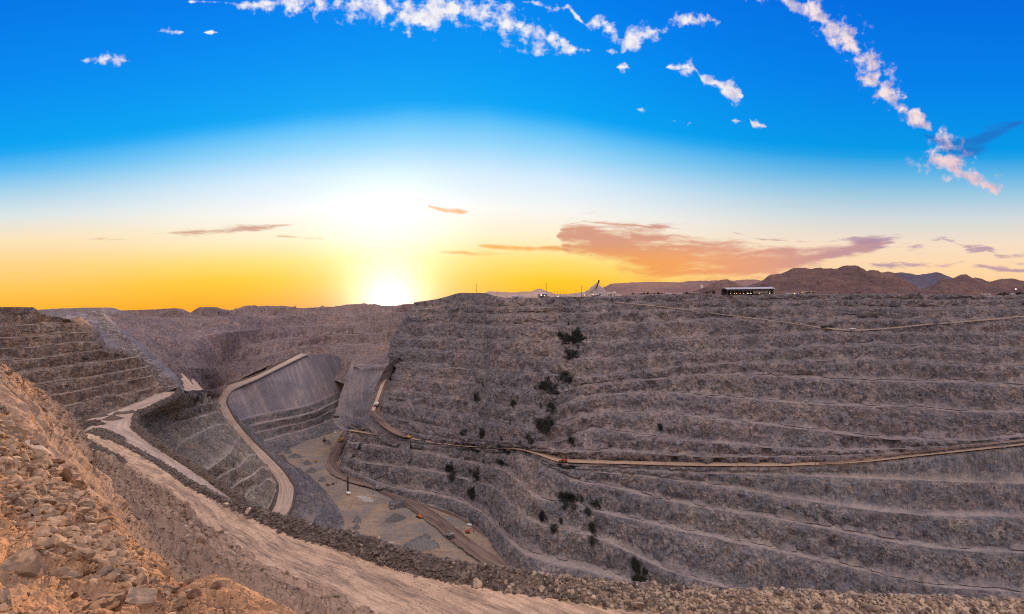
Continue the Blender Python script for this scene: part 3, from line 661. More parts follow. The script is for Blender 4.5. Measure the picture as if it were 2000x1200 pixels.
P, _ = rough(P, Fc, [(130, 26, (1, 1, 2.5), True, 4), (40, 10, (1, 1, 2.2), True, 4), (11, 3, (1, 1, 1.4), True, 3)], 15)
top = P[0]; bk = back_dir(top); ext = [top + bk * d + np.array([0, 0, -z_]) for d, z_ in ((400, 90), (120, 25), (25, 1.5))]
P = np.concatenate([np.array(ext), P]); D_ = np.concatenate([np.zeros((3, D_.shape[1])), D_])
sheet('terrain', P, M['far'], D_ * .6, key='far_wall')
# shelf and dump slopes left of the side ramp
Lj = [line(l, 200, 'idx') for l in ([(688, 695, 1660), (706, 692, 1690), (740, 691, 1640), (800, 690, 1440)],
                                   [(684, 716, 1462), (705, 716, 1440), (760, 715, 1260), (784, 704, 1150)],
                                   [(681, 722, 1452), (704, 719.5, 1434), (759, 719, 1252), (778, 716, 1135)],
                                   [(668, 760, 1400), (690, 762, 1372), (748, 757, 1180), (762, 745, 1120)],
                                   [(656, 802, 1330), (690, 808, 1290), (735, 802, 1130), (742, 792, 1090)],
                                   [(652, 835, 1280), (700, 830, 1240), (745, 822, 1110), (748, 815, 1070)])]
P = subdiv(Lj, [14, 3, 30, 32, 14]); 
P, _ = rough(P, 1, [(45, 9, (1, 1, 2), False, 4), (12, 2.4, (1, 1, 3), True, 4), (3, .5, (1, 1, 1), False, 2)], 19)
dj = np.zeros(P.shape[:2]); dj[13:18] = 1
sheet('terrain', P[:17], M['far'], dj[:17], key='shelf')
sheet('terrain', P[16:], M['talus'], dj[16:], uv=grid_uv(P[16:]), key='dump')
ridge('terrain', [(690, 716, 1448), (725, 716.5, 1350), (758, 716, 1255)], 3.5, 3.0, M['talus'], 80, seed=3, key='shelf_bank')
ridge('terrain', [(692, 715, 1452), (698, 706, 1560), (703, 700, 1640), (730, 698, 1640), (768, 696, 1440)], 3.5, 3.2, M['talus'], 100, seed=4, key='shelf_bank_back')
# ------------------------------------------------------------------ pale haul road H, its talus and benches
HL = [(588, 690, -130), (560, 704, -143), (498, 735, -165), (428, 762, -190), (424, 785, -202), (432, 808, -214), (470, 856, -245), (505, 897, -265), (530, 926, -280), (543, 952, -291), (538, 980, -298), (522, 1010, -304), (480, 1070, -312)]
HR = [(602, 692, -130), (572, 706, -143), (507, 738, -165), (449, 767, -190), (442, 785, -202), (452, 808, -214), (492, 858, -245), (527, 893, -265), (561, 930, -280), (574, 955, -291), (570, 985, -298), (556, 1012, -304), (520, 1075, -312)]
a, b_ = line(HL, 420, 'idx'), line(HR, 420, 'idx')
a[:, 2] = smooth1(a[:, 2], 15); b_[:, 2] = smooth1(b_[:, 2], 15)
arc = np.concatenate([[0], np.cumsum(np.linalg.norm(np.diff(a, axis=0), axis=1))])
P = subdiv([a, b_], [10]); P[..., 2] += .25 * fbm(P, 6, 3, seed=2)
uv = np.stack([np.repeat(arc[None], 11, 0), np.linspace(0, 26, 11)[:, None] + 0 * arc[None]], -1)
sheet('road', P, M['dust_road'], uv=uv, key='pale_road')
HLl, HRl = a, b_
ridge('terrain', a + back_dir(a) * 0 + np.array([-1.0, 0, -.3]), 3.0, 3.6, M['berm'], seed=7, across=7, key='pale_road_bank')
ridge('terrain', b_[120:] + np.array([1.5, 0, -.4]), 2.0, 2.0, M['berm'], seed=8, across=7, key='pale_road_edge')
ridge('terrain', b_[:110] + np.array([1.0, 0, -.4]), 1.6, 1.6, M['talus'], seed=9, across=7, key='pale_road_lip')
LI = [[(442, 787, -203.5), (449, 768, -191.5), (507, 738.5, -166.5), (572, 706.5, -144.5), (602, 692, -131), (640, 692, -140)],
      [(468, 822, -232), (490, 815, -240), (600, 793, -240), (655, 770, -245), (674, 762, -250)],
      [(478, 835, -250), (512, 828, -255), (607, 808, -255), (662, 782, -258), (680, 775, -262)],
      [(488, 850, -265), (520, 842, -270), (605, 822, -270), (667, 795, -272), (685, 790, -276)],
      [(500, 870, -282), (528, 860, -285), (610, 836, -285), (655, 818, -288), (685, 808, -290)],
      [(530, 892, -304), (560, 886, -306), (640, 853, -306), (668, 838, -304), (690, 825, -304)]]
Li = [line(l, 260, 'frac' if k else 'frac') for k, l in enumerate(LI)]
P0 = subdiv(Li[:2], [60])
P, D_, Fc = bench_wall(Li[1:], [0, 15, 15, 15, 3], 1.4, .6, talus=.3, seed=17)
P = np.concatenate([P0[:-1], P]); D_ = np.concatenate([np.zeros((60, 260)), D_]); D_[58:61] = 1
Fc = np.concatenate([np.full((60, 260), .3), Fc]); Fc[0:3] = 0
P, _ = rough(P, Fc, [(40, 6, (1, 1, 1), False, 4), (11, 2.4, (1, 1, 4), True, 4), (3, .5, (1, 1, 1), False, 2)], 23)
e = P[:, -1]; ex = np.stack([e + back_dir(e) * d + np.array([dx, 0, -dz]) for d, dx, dz in ((12, 4, 1), (40, 14, 6), (90, 30, 14), (200, 60, 40))], 1)
P = np.concatenate([P, ex], 1); D_ = np.concatenate([D_, np.zeros((len(D_), 4))], 1)
sheet('terrain', P[:62], M['talus'], D_[:62], uv=grid_uv(P[:62]), key='talus_mid')
sheet('terrain', P[61:], M['wall_low'], D_[61:], key='talus_benches')
# slope from the pale road down to the floor
Lh = [line(l, 260, 'idx') for l in ([(448, 800, -210), (452, 808, -215), (492, 858, -246), (527, 893, -266), (561, 930, -281), (574, 955, -292), (570, 985, -299), (556, 1012, -305), (520, 1075, -313)],
                                   [(470, 812, -228), (478, 832, -246), (514, 862, -268), (548, 898, -288), (588, 930, -300), (612, 962, -309), (616, 1000, -315), (604, 1040, -320), (580, 1100, -326)],
                                   [(485, 815, -240), (500, 850, -268), (530, 880, -292), (565, 905, -306), (605, 930, -315), (642, 968, -324), (670, 1012, -332), (677, 1050, -337), (662, 1120, -341)])]
P, D_, Fc = bench_wall(Lh, [0, 12, .5], 1.5, 1.0, talus=.6, seed=29)
P, _ = rough(P, Fc, [(30, 4, (1, 1, 1), False, 4), (8, 1.6, (1, 1, 2.5), True, 3), (3, .4, (1, 1, 1), False, 2)], 27)
sheet('terrain', P, M['wall_low'], D_, key='pale_road_slope')
# ------------------------------------------------------------------ benched nose between the near ramp and the pale road
LG = [[(290, 858, -87), (266, 834, -86.5), (268, 817, -86), (346, 773, -86.5), (385, 767, -122), (418, 764, 1100), (427, 763, 1150)],
      [(285, 850, -128), (297, 832, -132), (310, 816, -135), (350, 803, -140), (390, 792, -155), (418, 787, -190), (425, 785, -201)],
      [(300, 880, -150), (322, 842, -155), (350, 826, -160), (398, 814, -172), (424, 806, -205), (431, 806, -212)],
      [(330, 905, -172), (355, 868, -176), (390, 848, -182), (425, 832, -202), (448, 830, -226)],
      [(380, 935, -195), (402, 921, -198), (450, 885, -208), (462, 864, -226), (470, 856, -243)],
      [(410, 950, -218), (435, 930, -220), (468, 912, -228), (488, 892, -244), (500, 890, -258)],
      [(440, 970, -240), (462, 948, -242), (495, 930, -250), (512, 915, -262), (526, 921, -276)],
      [(470, 990, -260), (483, 966, -262), (510, 948, -266), (525, 938, -274), (540, 946, -287)],
      [(500, 1040, -284), (520, 1000, -286), (532, 978, -288), (538, 962, -291), (542, 955, -291)]]
Lg = [line(l, 260, 'idx') for l in LG]
P, D_, Fc = bench_wall(Lg, [0, 6, 11, 10, 11, 11, 10, 8, 1], 1.4, 1.0, talus=.5, seed=37)
P, _ = rough(P, Fc, [(26, 6, (1, 1, 2.0), False, 4), (8, 2.6, (1, 1, 4), True, 4), (3, .6, (1, 1, 1), False, 2)], 33)
sheet('terrain', P, M['nose'], D_, smooth=False, key='nose')

# ------------------------------------------------------------------ left wall and what stands behind it
Td = np.array([-60, -30, 0, 100, 200, 310, 420], float); Tdv = np.array([312, 325, 340, 382, 424, 500, 590], float)
def left_depth(u, v):
    T = herm(Td, Tdv, np.asarray(u, float)); k = (np.asarray(v, float) - 600) / F
    return T + (86 - T * k) / (1.35 + k)
LD = [[(-40, 600), (0, 600), (63, 600.5), (72, 605), (82, 612), (130, 623)],
      [(-40, 638), (60, 636), (140, 632), (152, 633)],
      [(-40, 662), (40, 660), (130, 652), (164, 650)],
      [(-40, 684), (68, 679), (165, 669), (178, 669)],
      [(-40, 710), (18, 705), (107, 699), (160, 690), (188, 685)],
      [(-40, 738), (45, 730), (120, 720), (262, 699)],
      [(-40, 768), (65, 755), (170, 739), (280, 719)],
      [(-40, 796), (130, 769), (240, 746), (294, 736)],
      [(-40, 826), (115, 797), (192, 780), (276, 764), (305, 757)],
      [(-40, 862), (60, 840), (150, 822), (225, 803), (312, 769)]]
Ld = [line(l, 300, 'frac', left_depth) for l in LD]
P, D_, Fc = bench_wall(Ld, [0, 5, 3, 4, 5, 5, 6, 5, 5, .5], 1.4, 1.0, wrap=1, talus=.4, seed=41)
P, _ = rough(P, Fc, [(24, 4.5, (1, 1, 2.5), False, 4), (7, 2.4, (1, 1, 5), True, 4), (2.2, .5, (1, 1, 1), False, 3)], 39)
top = P[0]; bk = back_dir(top); ext = [top + bk * d + np.array([0, 0, -z_]) for d, z_ in ((120, 8), (30, 1))]
P = np.concatenate([np.array(ext), P]); D_ = np.concatenate([np.zeros((2, D_.shape[1])), D_])
sheet('terrain', P, M['wall_left'], D_, smooth=False, key='left_wall')
# dump slope beside it
LE = [line(l, 220, 'idx') for l in ([(110, 610, 640), (140, 636, 560), (184, 680, 500), (238, 690, 495), (258, 706, 497), (278, 730, 503), (306, 771, 511)],
                                   [(160, 610, 640), (178, 632, 575), (215, 668, 525), (262, 700, 512), (290, 722, 512), (312, 744, 514), (328, 765, 514)],
                                   [(192, 610, 640), (218, 636, 590), (258, 668, 548), (292, 698, 530), (318, 722, 522), (336, 740, 518), (348, 757, 517)],
                                   [(205, 612, 660), (230, 636, 610), (270, 668, 570), (304, 698, 550), (330, 722, 540), (350, 742, 535), (362, 764, 535)])]
P = subdiv(LE, [26, 24, 8]); P, _ = rough(P, 1, [(22, 2.2, (1, 1, 1), False, 4), (6, .7, (1, 1, 1), True, 3), (2, .3, (1, 1, 1), False, 2)], 43)
sheet('terrain', P, M['talus'], uv=grid_uv(P), key='chute')
LFd = [line(l, 300, 'frac') for l in ([(140, 606, 1050), (215, 612, 1200), (300, 620, 1350), (380, 622, 1500), (470, 616, 1750), (520, 616, 1950)],
                                     [(165, 626, 850), (215, 644, 900), (300, 656, 1000), (350, 664, 1100), (410, 655, 1230), (460, 648, 1420), (520, 642, 1750)],
                                     [(200, 655, 740), (260, 678, 690), (310, 702, 680), (350, 716, 740), (390, 720, 880), (425, 716, 1190), (520, 690, 1620)],
                                     [(255, 720, 580), (300, 760, 560), (345, 774, 622), (385, 764, 775), (420, 760, 1130), (440, 752, 1190), (520, 722, 1400)],
                                     [(300, 800, 510), (345, 790, 610), (385, 780, 750), (420, 775, 1100), (520, 760, 1300)])]
P, D_, Fc = bench_wall(LFd, [0, 12, 10, 6, 1], 1.5, 1.0, talus=.6, seed=47)
P, _ = rough(P, .3 + .7 * Fc, [(60, 12, (1, 1, 2.2), True, 4), (18, 5, (1, 1, 3), True, 4), (5, 1.2, (1, 1, 1), True, 3)], 45)
sheet('terrain', P, M['far'], D_ * .5, key='left_back')
def drape(key, pts, n=120, lift=.5):
    """points of a line laid on an existing surface"""
    Q = SHEETS[key].reshape(-1, 3); ok = Q[:, 1] > 1
    U_ = 1000 + F * Q[:, 0] / Q[:, 1]; V_ = 600 - F * Q[:, 2] / Q[:, 1]
    out = []
    for u, v in pts:
        d = (U_ - u) ** 2 + (V_ - v) ** 2; j = np.argsort(d)[:6]; w = 1 / (d[j] + .3)
        out.append((Q[j] * w[:, None]).sum(0) / w.sum())
    out = np.array(out); t = np.linspace(0, 1, n); q = np.linspace(0, 1, len(out))
    c = np.stack([herm(q, out[:, k], t) for k in range(3)], 1); c[:, 2] += lift
    return c
strip('road', [(336, 726, 706), (348, 738, 690), (360, 752, 676), (374, 768, 668)], [10, 14, 16, 14], 60, M['dust_road'], lift=3.0, rag=.8, key='spur_track')
strip('road', [(364, 740, 755), (376, 753, 745), (390, 767, 740)], [10, 14, 12], 40, M['dust_road'], lift=3.0, rag=.8, key='spur_track_b')
# flat topped dumps on the skyline
def mesa(pts, base, Y, mat, n=220, drop=40, key=None):
    t0 = line([(u, v, Y) for u, v in pts], n, 'frac'); t0[:, 2] += .9 * fbm(t0, 14, 4, seed=Y)
    fl = line([(u, v, Y - drop) for u, v in base], n, 'frac')
    bk = [t0 + np.array([0, 160, -40]), t0 + np.array([0, 30, -1.0])]
    P = subdiv(bk + [t0, fl], [2, 2, 34]); P, _ = rough(P, 1, [(30, 3, (1, 1, 3), False, 4), (8, 1.1, (1, 1, 4), True, 3)], Y)
    sheet('hill', P, mat, uv=grid_uv(P), key=key)
mesa([(-40, 640), (-20, 606), (20, 606), (75, 606), (82, 605), (120, 603), (205, 601), (214, 606), (224, 609), (250, 640)], [(-60, 641), (252, 641)], 1350, M['talus'])
mesa([(150, 640), (200, 608), (225, 607), (262, 606), (300, 604.5), (342, 602.5), (352, 606), (360, 611), (372, 611), (380, 606), (388, 601), (400, 600), (415, 600.5), (430, 604), (444, 607.5), (470, 640)], [(148, 641), (474, 641)], 2000, M['far'])
mesa([(200, 668), (235, 632), (262, 622), (290, 618), (310, 619), (330, 606), (345, 606), (360, 614), (400, 622), (452, 668)], [(196, 669), (456, 669)], 1600, M['far'])

# ------------------------------------------------------------------ near ledge with its haul roads
LL = [(312, 766, -85), (290, 778, -85), (225, 803, -85), (155, 828, -85), (135, 850, -85), (168, 867, -84), (222, 897, -82), (270, 927, -80), (330, 963, -77), (369, 996, -75), (411, 1038, -73), (450, 1062, -72)]
LR = [(348, 751, -85), (344, 771, -85), (292, 799, -85), (264, 815, -85), (263, 833, -85.5), (290, 858, -86.5), (340, 893, -89), (390, 925, -92), (432, 957, -96), (482, 992, -100), (540, 1032, -104), (640, 1090, -108)]
a, b_ = line(LL, 420, 'idx'), line(LR, 420, 'idx')
a[:, 2] = smooth1(a[:, 2], 21); b_[:, 2] = smooth1(b_[:, 2], 21)
P = subdiv([a, b_], [40])
arc = np.concatenate([[0], np.cumsum(np.linalg.norm(np.diff(.5 * (a + b_), axis=0), axis=1))])
wid = np.linalg.norm((b_ - a)[:, :2], axis=1)
uv = np.stack([np.repeat(arc[None], 41, 0), np.linspace(0, 1, 41)[:, None] * wid[None]], -1)
P[..., 2] += .5 * fbm(P, 14, 4, seed=5) + .15 * fbm(P, 3, 2, seed=6)
sheet('road', P, M['dust_road'], uv=uv, key='ledge')
# outer cliff under the ledge, so that it has a side
b_ = b_[260:]
cl = subdiv([b_ + np.array([0, 0, -.2]), b_ * 1.0 + back_dir(b_) * 6 + np.array([0, 0, -14]), b_ + back_dir(b_) * 14 + np.array([0, 0, -45])], [5, 8])
cl, _ = rough(cl, 1, [(9, 2, (1, 1, 2), True, 3)], 51)
sheet('terrain', cl, M['nose'], key='ledge_side')
NL = [(150, 856, -85), (168, 867, -84), (222, 897, -81.5), (270, 927, -79), (330, 963, -76), (369, 996, -74), (411, 1038, -72), (450, 1062, -71), (486, 1089, -69), (560, 1121, -67), (629, 1148, -65), (720, 1195, -62.5), (840, 1260, -61), (1100, 1380, -59), (1500, 1500, -58), (2100, 1560, -57)]
NR = [(180, 838, -85), (200, 851, -84), (245, 876, -81.5), (303, 911, -78), (363, 953, -75.5), (422, 986, -73), (482, 1016, -71), (542, 1046, -69.5), (602, 1070, -68), (690, 1103, -66), (790, 1138, -63.5), (900, 1171, -61.5), (1010, 1200, -60), (1240, 1236, -59), (1560, 1262, -58), (2100, 1275, -57)]
a, b_ = line(NL, 700, 'idx'), line(NR, 700, 'idx')
a[:, 2] = smooth1(a[:, 2], 21) + .5; b_[:, 2] = smooth1(b_[:, 2], 21) + .5
b_ = b_ + back_dir(b_) * np.linspace(0, 8, len(b_))[:, None]; a = a - back_dir(a) * np.linspace(0, 6, len(a))[:, None]
P = subdiv([a, b_], [60])
arc = np.concatenate([[0], np.cumsum(np.linalg.norm(np.diff(.5 * (a + b_), axis=0), axis=1))])
wid = np.linalg.norm((b_ - a)[:, :2], axis=1)
uv = np.stack([np.repeat(arc[None], 61, 0), np.linspace(0, 1, 61)[:, None] * wid[None]], -1)
P[..., 2] += .22 * fbm(P, 9, 4, seed=7) + .05 * fbm(P, 1.5, 2, seed=8)
sheet('road', P, M['near_road'], uv=uv, key='near_road')
# main bank between the two lanes, running on along the near road
BC = [(184, 842, -84.5), (200, 848, -84), (248, 874, -82), (306, 908, -79), (366, 948, -76.3), (426, 982, -74), (486, 1010, -72), (546, 1036, -70.5), (606, 1060, -69), (692, 1086, -67), (790, 1122, -64.5), (900, 1154, -62.5), (1010, 1176, -61), (1104, 1190, -60.2), (1240, 1206, -59.5), (1400, 1220, -59), (1560, 1224, -58.5), (1700, 1230, -58), (2100, 1240, -57.5)]
bc = line(BC, 1100, 'idx')
bc = bc + back_dir(bc) * np.interp(np.linspace(0, 18, 1100), [0, 5, 7.5, 18], [.6, 1.2, 4.6, 5.5])[:, None]
BK = ridge('berm', bc, 5.2, 3.4, grow=np.interp(np.linspace(0, 18, 1100), [0, 5, 7.5, 18], [.42, .5, 1, 1]), mat=M['berm'], across=34, rag=.75, seed=21, nz=.5, wl=2.2, key='main_bank', tan=lambda P: np.clip((P[..., 0] / P[..., 1] + .05) / .35, .0, 1), kind=None, label='long dark bank of broken rock heaped along the far edge of the near haul road', cat='berm')
# the ground falls away behind the bank
fe = [bc + back_dir(bc) * d + np.array([0, 0, -z_]) for d, z_ in ((5, .6), (10, 5), (24, 30))]
sheet('terrain', subdiv(fe, [4, 10]), M['midslope'], key='bank_back')
ridge('berm', [(350, 750, -85), (346, 771, -85), (296, 799, -85), (266, 815, -85), (264, 833, -85.5), (292, 859, -86.5), (342, 894, -89), (392, 926, -92), (434, 958, -96), (484, 993, -100)], 2.6, 3.4, M['berm'], 420, 11, seed=22, key='outer_bank', kind=None, label='low dark rubble bank along the outer edge of the ramp above the olive nose', cat='berm')
ridge('berm', [(162, 866, -84), (186, 879, -83), (222, 899, -82), (243, 911, -81)], 2.2, 3.6, M['berm'], 140, 9, seed=23, key='left_bank', kind=None, label='short black rubble bank at the left edge of the near road', cat='berm')
ridge('berm', [(150, 852, -85), (152, 842, -85), (168, 833, -85), (188, 829, -85), (197, 830, -85)], 3.0, 3.4, M['berm'], 140, 9, seed=24, key='arc_bank', kind=None, label='curved dark bank of rubble at the road junction', cat='berm')
ridge('rubble_mound', [(205, 819, -85), (218, 819, -85), (234, 819.5, -85)], 5, 3.2, M['berm'], 60, 11, seed=25, key='mound', kind=None, label='small dark heap of rubble in the middle of the road junction', cat='mound')
ridge('berm', [(220, 810.5, -85), (240, 809, -85), (266, 806, -85)], 2.2, 2.2, M['berm'], 80, 7, seed=26, key='junction_bank', kind=None, label='thin dark bank across the junction behind the small heap', cat='berm')
ridge('berm', [(160, 817, -85), (185, 816, -85), (212, 812, -85)], 2.0, 1.8, M['berm'], 80, 7, seed=27, key='junction_bank_b', kind=None, label='thin dark bank at the foot of the ribbed left wall', cat='berm')
ridge('rubble_mound', [(180, 842, -84.8), (196, 846, -84.5), (214, 854, -84), (226, 861, -83.6)], 5.5, 2.6, M['berm'], 120, 15, seed=28, key='island', kind=None, label='broad dark mound of rubble where the two lanes part', cat='mound')

# ------------------------------------------------------------------ slope between the near orange shoulder and the road
O2 = [(-60, 690, 55), (0, 706, 58), (26, 722, 64), (42, 736, 70), (60, 772, 84), (96, 795, 105), (122, 813, 125), (146, 831, 150), (150, 856, 182), (172, 882, 226), (222, 898, 270), (270, 928, 243), (330, 964, 211), (369, 997, 188), (411, 1039, 166), (450, 1063, 155), (486, 1090, 143), (560, 1122, 129), (629, 1149, 119), (720, 1196, 106), (860, 1270, 92), (1100, 1380, 78)]
I2 = [(-80, 780, 40), (-30, 800, 40), (10, 830, 40), (40, 870, 40), (70, 905, 40), (110, 940, 41), (150, 970, 42), (190, 1010, 42), (220, 1045, 42), (250, 1075, 42), (290, 1110, 43), (330, 1150, 44), (370, 1170, 46), (410, 1185, 48), (450, 1195, 50), (490, 1205, 52), (530, 1215, 54), (590, 1240, 56), (640, 1260, 58), (700, 1290, 60), (800, 1340, 60), (1000, 1440, 58)]
a, b_ = line(O2, 640, 'idx'), line(I2, 640, 'idx')
a = a * (1 + .035 * fbm(a, 16, 5, seed=12))[:, None]; a[:, 2] += .022 * a[:, 1] * fbm(a, 7, 4, seed=13)
P = subdiv([a, a * .55 + b_ * .45 + np.array([0, 0, .1]), b_], [170, 150])
edge = np.clip(.55 + np.linspace(0, 22, P.shape[0]), 0, 1)[:, None] * np.ones((1, 640))
P, _ = rough(P, .15 + .85 * edge, [(26, 3.2, (1, 1, 1), False, 4), (7, 1.0, (1, 1, 1), True, 4), (1.8, .3, (1, 1, 1), True, 3)], 55)
ob = [a + back_dir(a) * 26 + np.array([0, 0, -30.]), a + back_dir(a) * 6 + np.array([0, 0, -6.0])]
P = np.concatenate([np.array(ob), P, [P[-1] * .5 + np.array([0, 0, -8.]), P[-1] * .2 + np.array([0, -2, -14.])]])
sheet('terrain', P, M['midslope'], key='midslope')

# ------------------------------------------------------------------ near orange shoulder
RG = [(-120, 700, 27), (-40, 764, 26), (0, 796, 25), (34, 826, 23.5), (60, 856, 22), (100, 898, 20), (130, 930, 18.7), (160, 955, 17.6), (200, 992, 16.2), (250, 1046, 14.6), (300, 1098, 13.2), (346, 1146, 12.2), (362, 1144, 11.6), (390, 1137, 11.2), (430, 1140, 10.8), (480, 1156, 10.4), (530, 1174, 10.2), (574, 1198, 9.9), (660, 1250, 9.4), (800, 1330, 8.6)]
BT = [(-160, 1250, 4.9), (-60, 1262, 5.1), (0, 1270, 5.3), (40, 1275, 5.4), (80, 1280, 5.5), (120, 1280, 5.6), (160, 1280, 5.7), (195, 1280, 5.8), (230, 1280, 6.0), (265, 1280, 6.2), (300, 1280, 6.5), (340, 1280, 6.8), (370, 1280, 7.0), (400, 1280, 7.1), (430, 1280, 7.2), (470, 1290, 7.2), (510, 1300, 7.2), (550, 1320, 7.1), (620, 1350, 7.0), (760, 1400, 6.6)]
a, b_ = line(RG, 760, 'idx'), line(BT, 760, 'idx')
a = a * (1 + .012 * fbm(a, 2.2, 4, seed=4))[:, None]; a[:, 2] += .16 * fbm(a, 1.3, 5, seed=5)
midl = (a + b_) / 2 + np.array([-.15, .1, -.12])
P = subdiv([a, midl, b_], [190, 170])
tt = np.linspace(0, 1, P.shape[0])[:, None]
P, _ = rough(P, np.clip(.35 + tt * 5, 0, 1), [(4.2, .55, (1, 1, 1), False, 4), (1.3, .22, (1, 1, 1), True, 4), (.35, .05, (1, 1, 1), True, 3)], 61)
ob = [a + back_dir(a) * 5 + np.array([0, 0, -5.5]), a + back_dir(a) * .8 + np.array([0, 0, -.7])]
P = np.concatenate([np.array(ob), P, [P[-1] * np.array([.8, .3, 1]) + np.array([.6, 0, -.3]), P[-1] * np.array([.7, 0, 1]) + np.array([1.2, -3, -.3])]])
sheet('terrain', P, M['slope'], uv=grid_uv(P), key='shoulder')

# ------------------------------------------------------------------ plateau behind the right wall and the hills beyond
topw = SHEETS['upper_wall'][0]
tp = topw[np.linspace(4, len(topw) - 1, 300).astype(int)]
pl = [tp + np.array([0, 0, -.3])] + [tp * k + np.array([0, 0, dz]) for k, dz in ((1.06, -1), (1.5, -6), (2.6, -20), (5.5, -60))]
pl = [np.c_[q[:, 0], q[:, 1], np.minimum(q[:, 2], tp[:, 2] + 2)] for q in pl]
sheet('ground', subdiv(pl, [6, 10, 10, 10]), M['plain'], key='plateau')
def hill(profile, Y, depth_, mat, n=360, rows=70, specs=None, base=578, seed=0, key=None, kind='structure', name='hill', **kw):
    cr = line([(u, v, Y) for u, v in profile], n, 'frac')
    fr = cr.copy(); fr[:, 2] = (600 - base) / F * (Y - depth_) - 8; fr[:, :2] *= (Y - depth_) / Y
    bk = cr.copy(); bk[:, 2] = -40; bk[:, :2] *= (Y + depth_ * 1.2) / Y
    P = subdiv([bk, cr, fr], [14, rows])
    hgt = np.clip((P[..., 2] - fr[None, :, 2]) / (np.max(cr[:, 2]) - np.min(fr[:, 2]) + 1e-6), 0, 1)
    x = np.concatenate([np.linspace(0, 1, 14, endpoint=False), np.linspace(1, 0, rows + 1)])[:, None]
    # concave flanks
    P[..., 2] = np.where(np.arange(len(P))[:, None] >= 14, fr[None, :, 2] + (cr - fr)[None, :, 2] * (x ** 1.25), P[..., 2])
    P, _ = rough(P, np.clip(1.4 - x * .9, 0, 1) * np.ones(P.shape[:2]), specs or [(depth_ * .30, depth_ * .05, (1, 1, 1), True, 5), (depth_ * .06, depth_ * .008, (1, 1, 1), True, 4)], seed)
    sheet(name, P, mat, key=key, kind=kind, **kw)
hill([(1700, 556), (1730, 540), (1745, 534), (1762, 533), (1776, 534.5), (1790, 537), (1812, 535), (1825, 533), (1835, 534), (1850, 540), (1866, 546), (1900, 556)], 6200, 900, M['bluehill'], specs=[(420, 34, (1, 1, 1), True, 5), (60, 7, (1, 1, 1), True, 4)], seed=71)
hill([(1160, 576), (1180, 562), (1195, 555.5), (1240, 551.8), (1272, 550.8), (1330, 552.5), (1358, 549.2), (1400, 548.8), (1470, 548), (1540, 549), (1600, 556)], 5200, 900, M['palehill'], seed=72)
hill([(1330, 574), (1352, 571), (1380, 560), (1402, 549), (1414, 546.5), (1421, 546), (1430, 550), (1450, 558), (1480, 566), (1520, 574)], 3300, 300, M['hill'], seed=73)
hill([(1400, 574), (1440, 566), (1470, 556), (1490, 548.5), (1500, 540), (1506, 536.5), (1522, 536), (1536, 531), (1550, 524.5), (1562, 523.2), (1580, 525.5), (1597, 523.4), (1612, 525.5), (1630, 525), (1644, 521.5), (1656, 518.8), (1672, 519.5), (1684, 525), (1693, 529.5), (1702, 527.3), (1712, 529), (1722, 532.5), (1735, 530.8), (1745, 533), (1758, 542), (1775, 552), (1790, 561), (1802, 571), (1815, 576)], 3800, 520, M['hill'], n=520, rows=90, seed=74)
hill([(1780, 573), (1810, 562), (1830, 552), (1841, 544), (1852, 546), (1868, 541), (1878, 536.5), (1886, 536.5), (1894, 541), (1912, 548), (1925, 553), (1940, 558), (1970, 572)], 3500, 380, M['hill'], seed=75)
hill([(1870, 572), (1890, 551), (1904, 542.5), (1918, 546), (1932, 550.5), (1950, 546), (1964, 544.5), (1980, 545), (1992, 548), (2010, 551), (2060, 548), (2120, 560)], 3900, 420, M['hill'], seed=76)
# pale plant ground and heaps above the middle of the rim
hill([(930, 574), (946, 572.5), (955, 569), (975, 570.2), (995, 571.5), (1010, 571.5), (1020, 569.5), (1035, 569.5), (1044, 566.5), (1053, 563.8), (1058, 564.5), (1066, 568.5), (1076, 571), (1084, 574.8), (1100, 575), (1120, 573), (1140, 570.5), (1160, 566), (1200, 572), (1215, 576)], 1650, 140, M['pale_heap'], n=300, rows=30, base=582, specs=[(60, 4, (1, 1, 1), False, 4), (14, 1, (1, 1, 2), True, 3)], seed=77)
hill([(1190, 577), (1206, 571), (1225, 569.5), (1240, 572), (1262, 571), (1290, 574), (1310, 577)], 2100, 140, M['palehill'], n=160, rows=20, base=580, seed=79)

# ------------------------------------------------------------------ rocks
def ico(sub):
    t = (1 + 5 ** .5) / 2
    v = np.array([(-1, t, 0), (1, t, 0), (-1, -t, 0), (1, -t, 0), (0, -1, t), (0, 1, t), (0, -1, -t), (0, 1, -t), (t, 0, -1), (t, 0, 1), (-t, 0, -1), (-t, 0, 1)], float)
    f = [(0, 11, 5), (0, 5, 1), (0, 1, 7), (0, 7, 10), (0, 10, 11), (1, 5, 9), (5, 11, 4), (11, 10, 2), (10, 7, 6), (7, 1, 8), (3, 9, 4), (3, 4, 2), (3, 2, 6), (3, 6, 8), (3, 8, 9), (4, 9, 5), (2, 4, 11), (6, 2, 10), (8, 6, 7), (9, 8, 1)]
    v /= np.linalg.norm(v, axis=1)[:, None]; v = [tuple(x) for x in v]
    for _ in range(sub):
        cache = {}; nf = []
        def mid(a, b_):
            k = (min(a, b_), max(a, b_))
            if k not in cache:
                m_ = np.array(v[a]) + np.array(v[b_]); m_ /= np.linalg.norm(m_); v.append(tuple(m_)); cache[k] = len(v) - 1
            return cache[k]
        for a, b_, c_ in f:
            x, y, z = mid(a, b_), mid(b_, c_), mid(c_, a); nf += [(a, x, z), (b_, y, x), (c_, z, y), (x, y, z)]
        f = nf
    return np.array(v), np.array(f, np.int32)
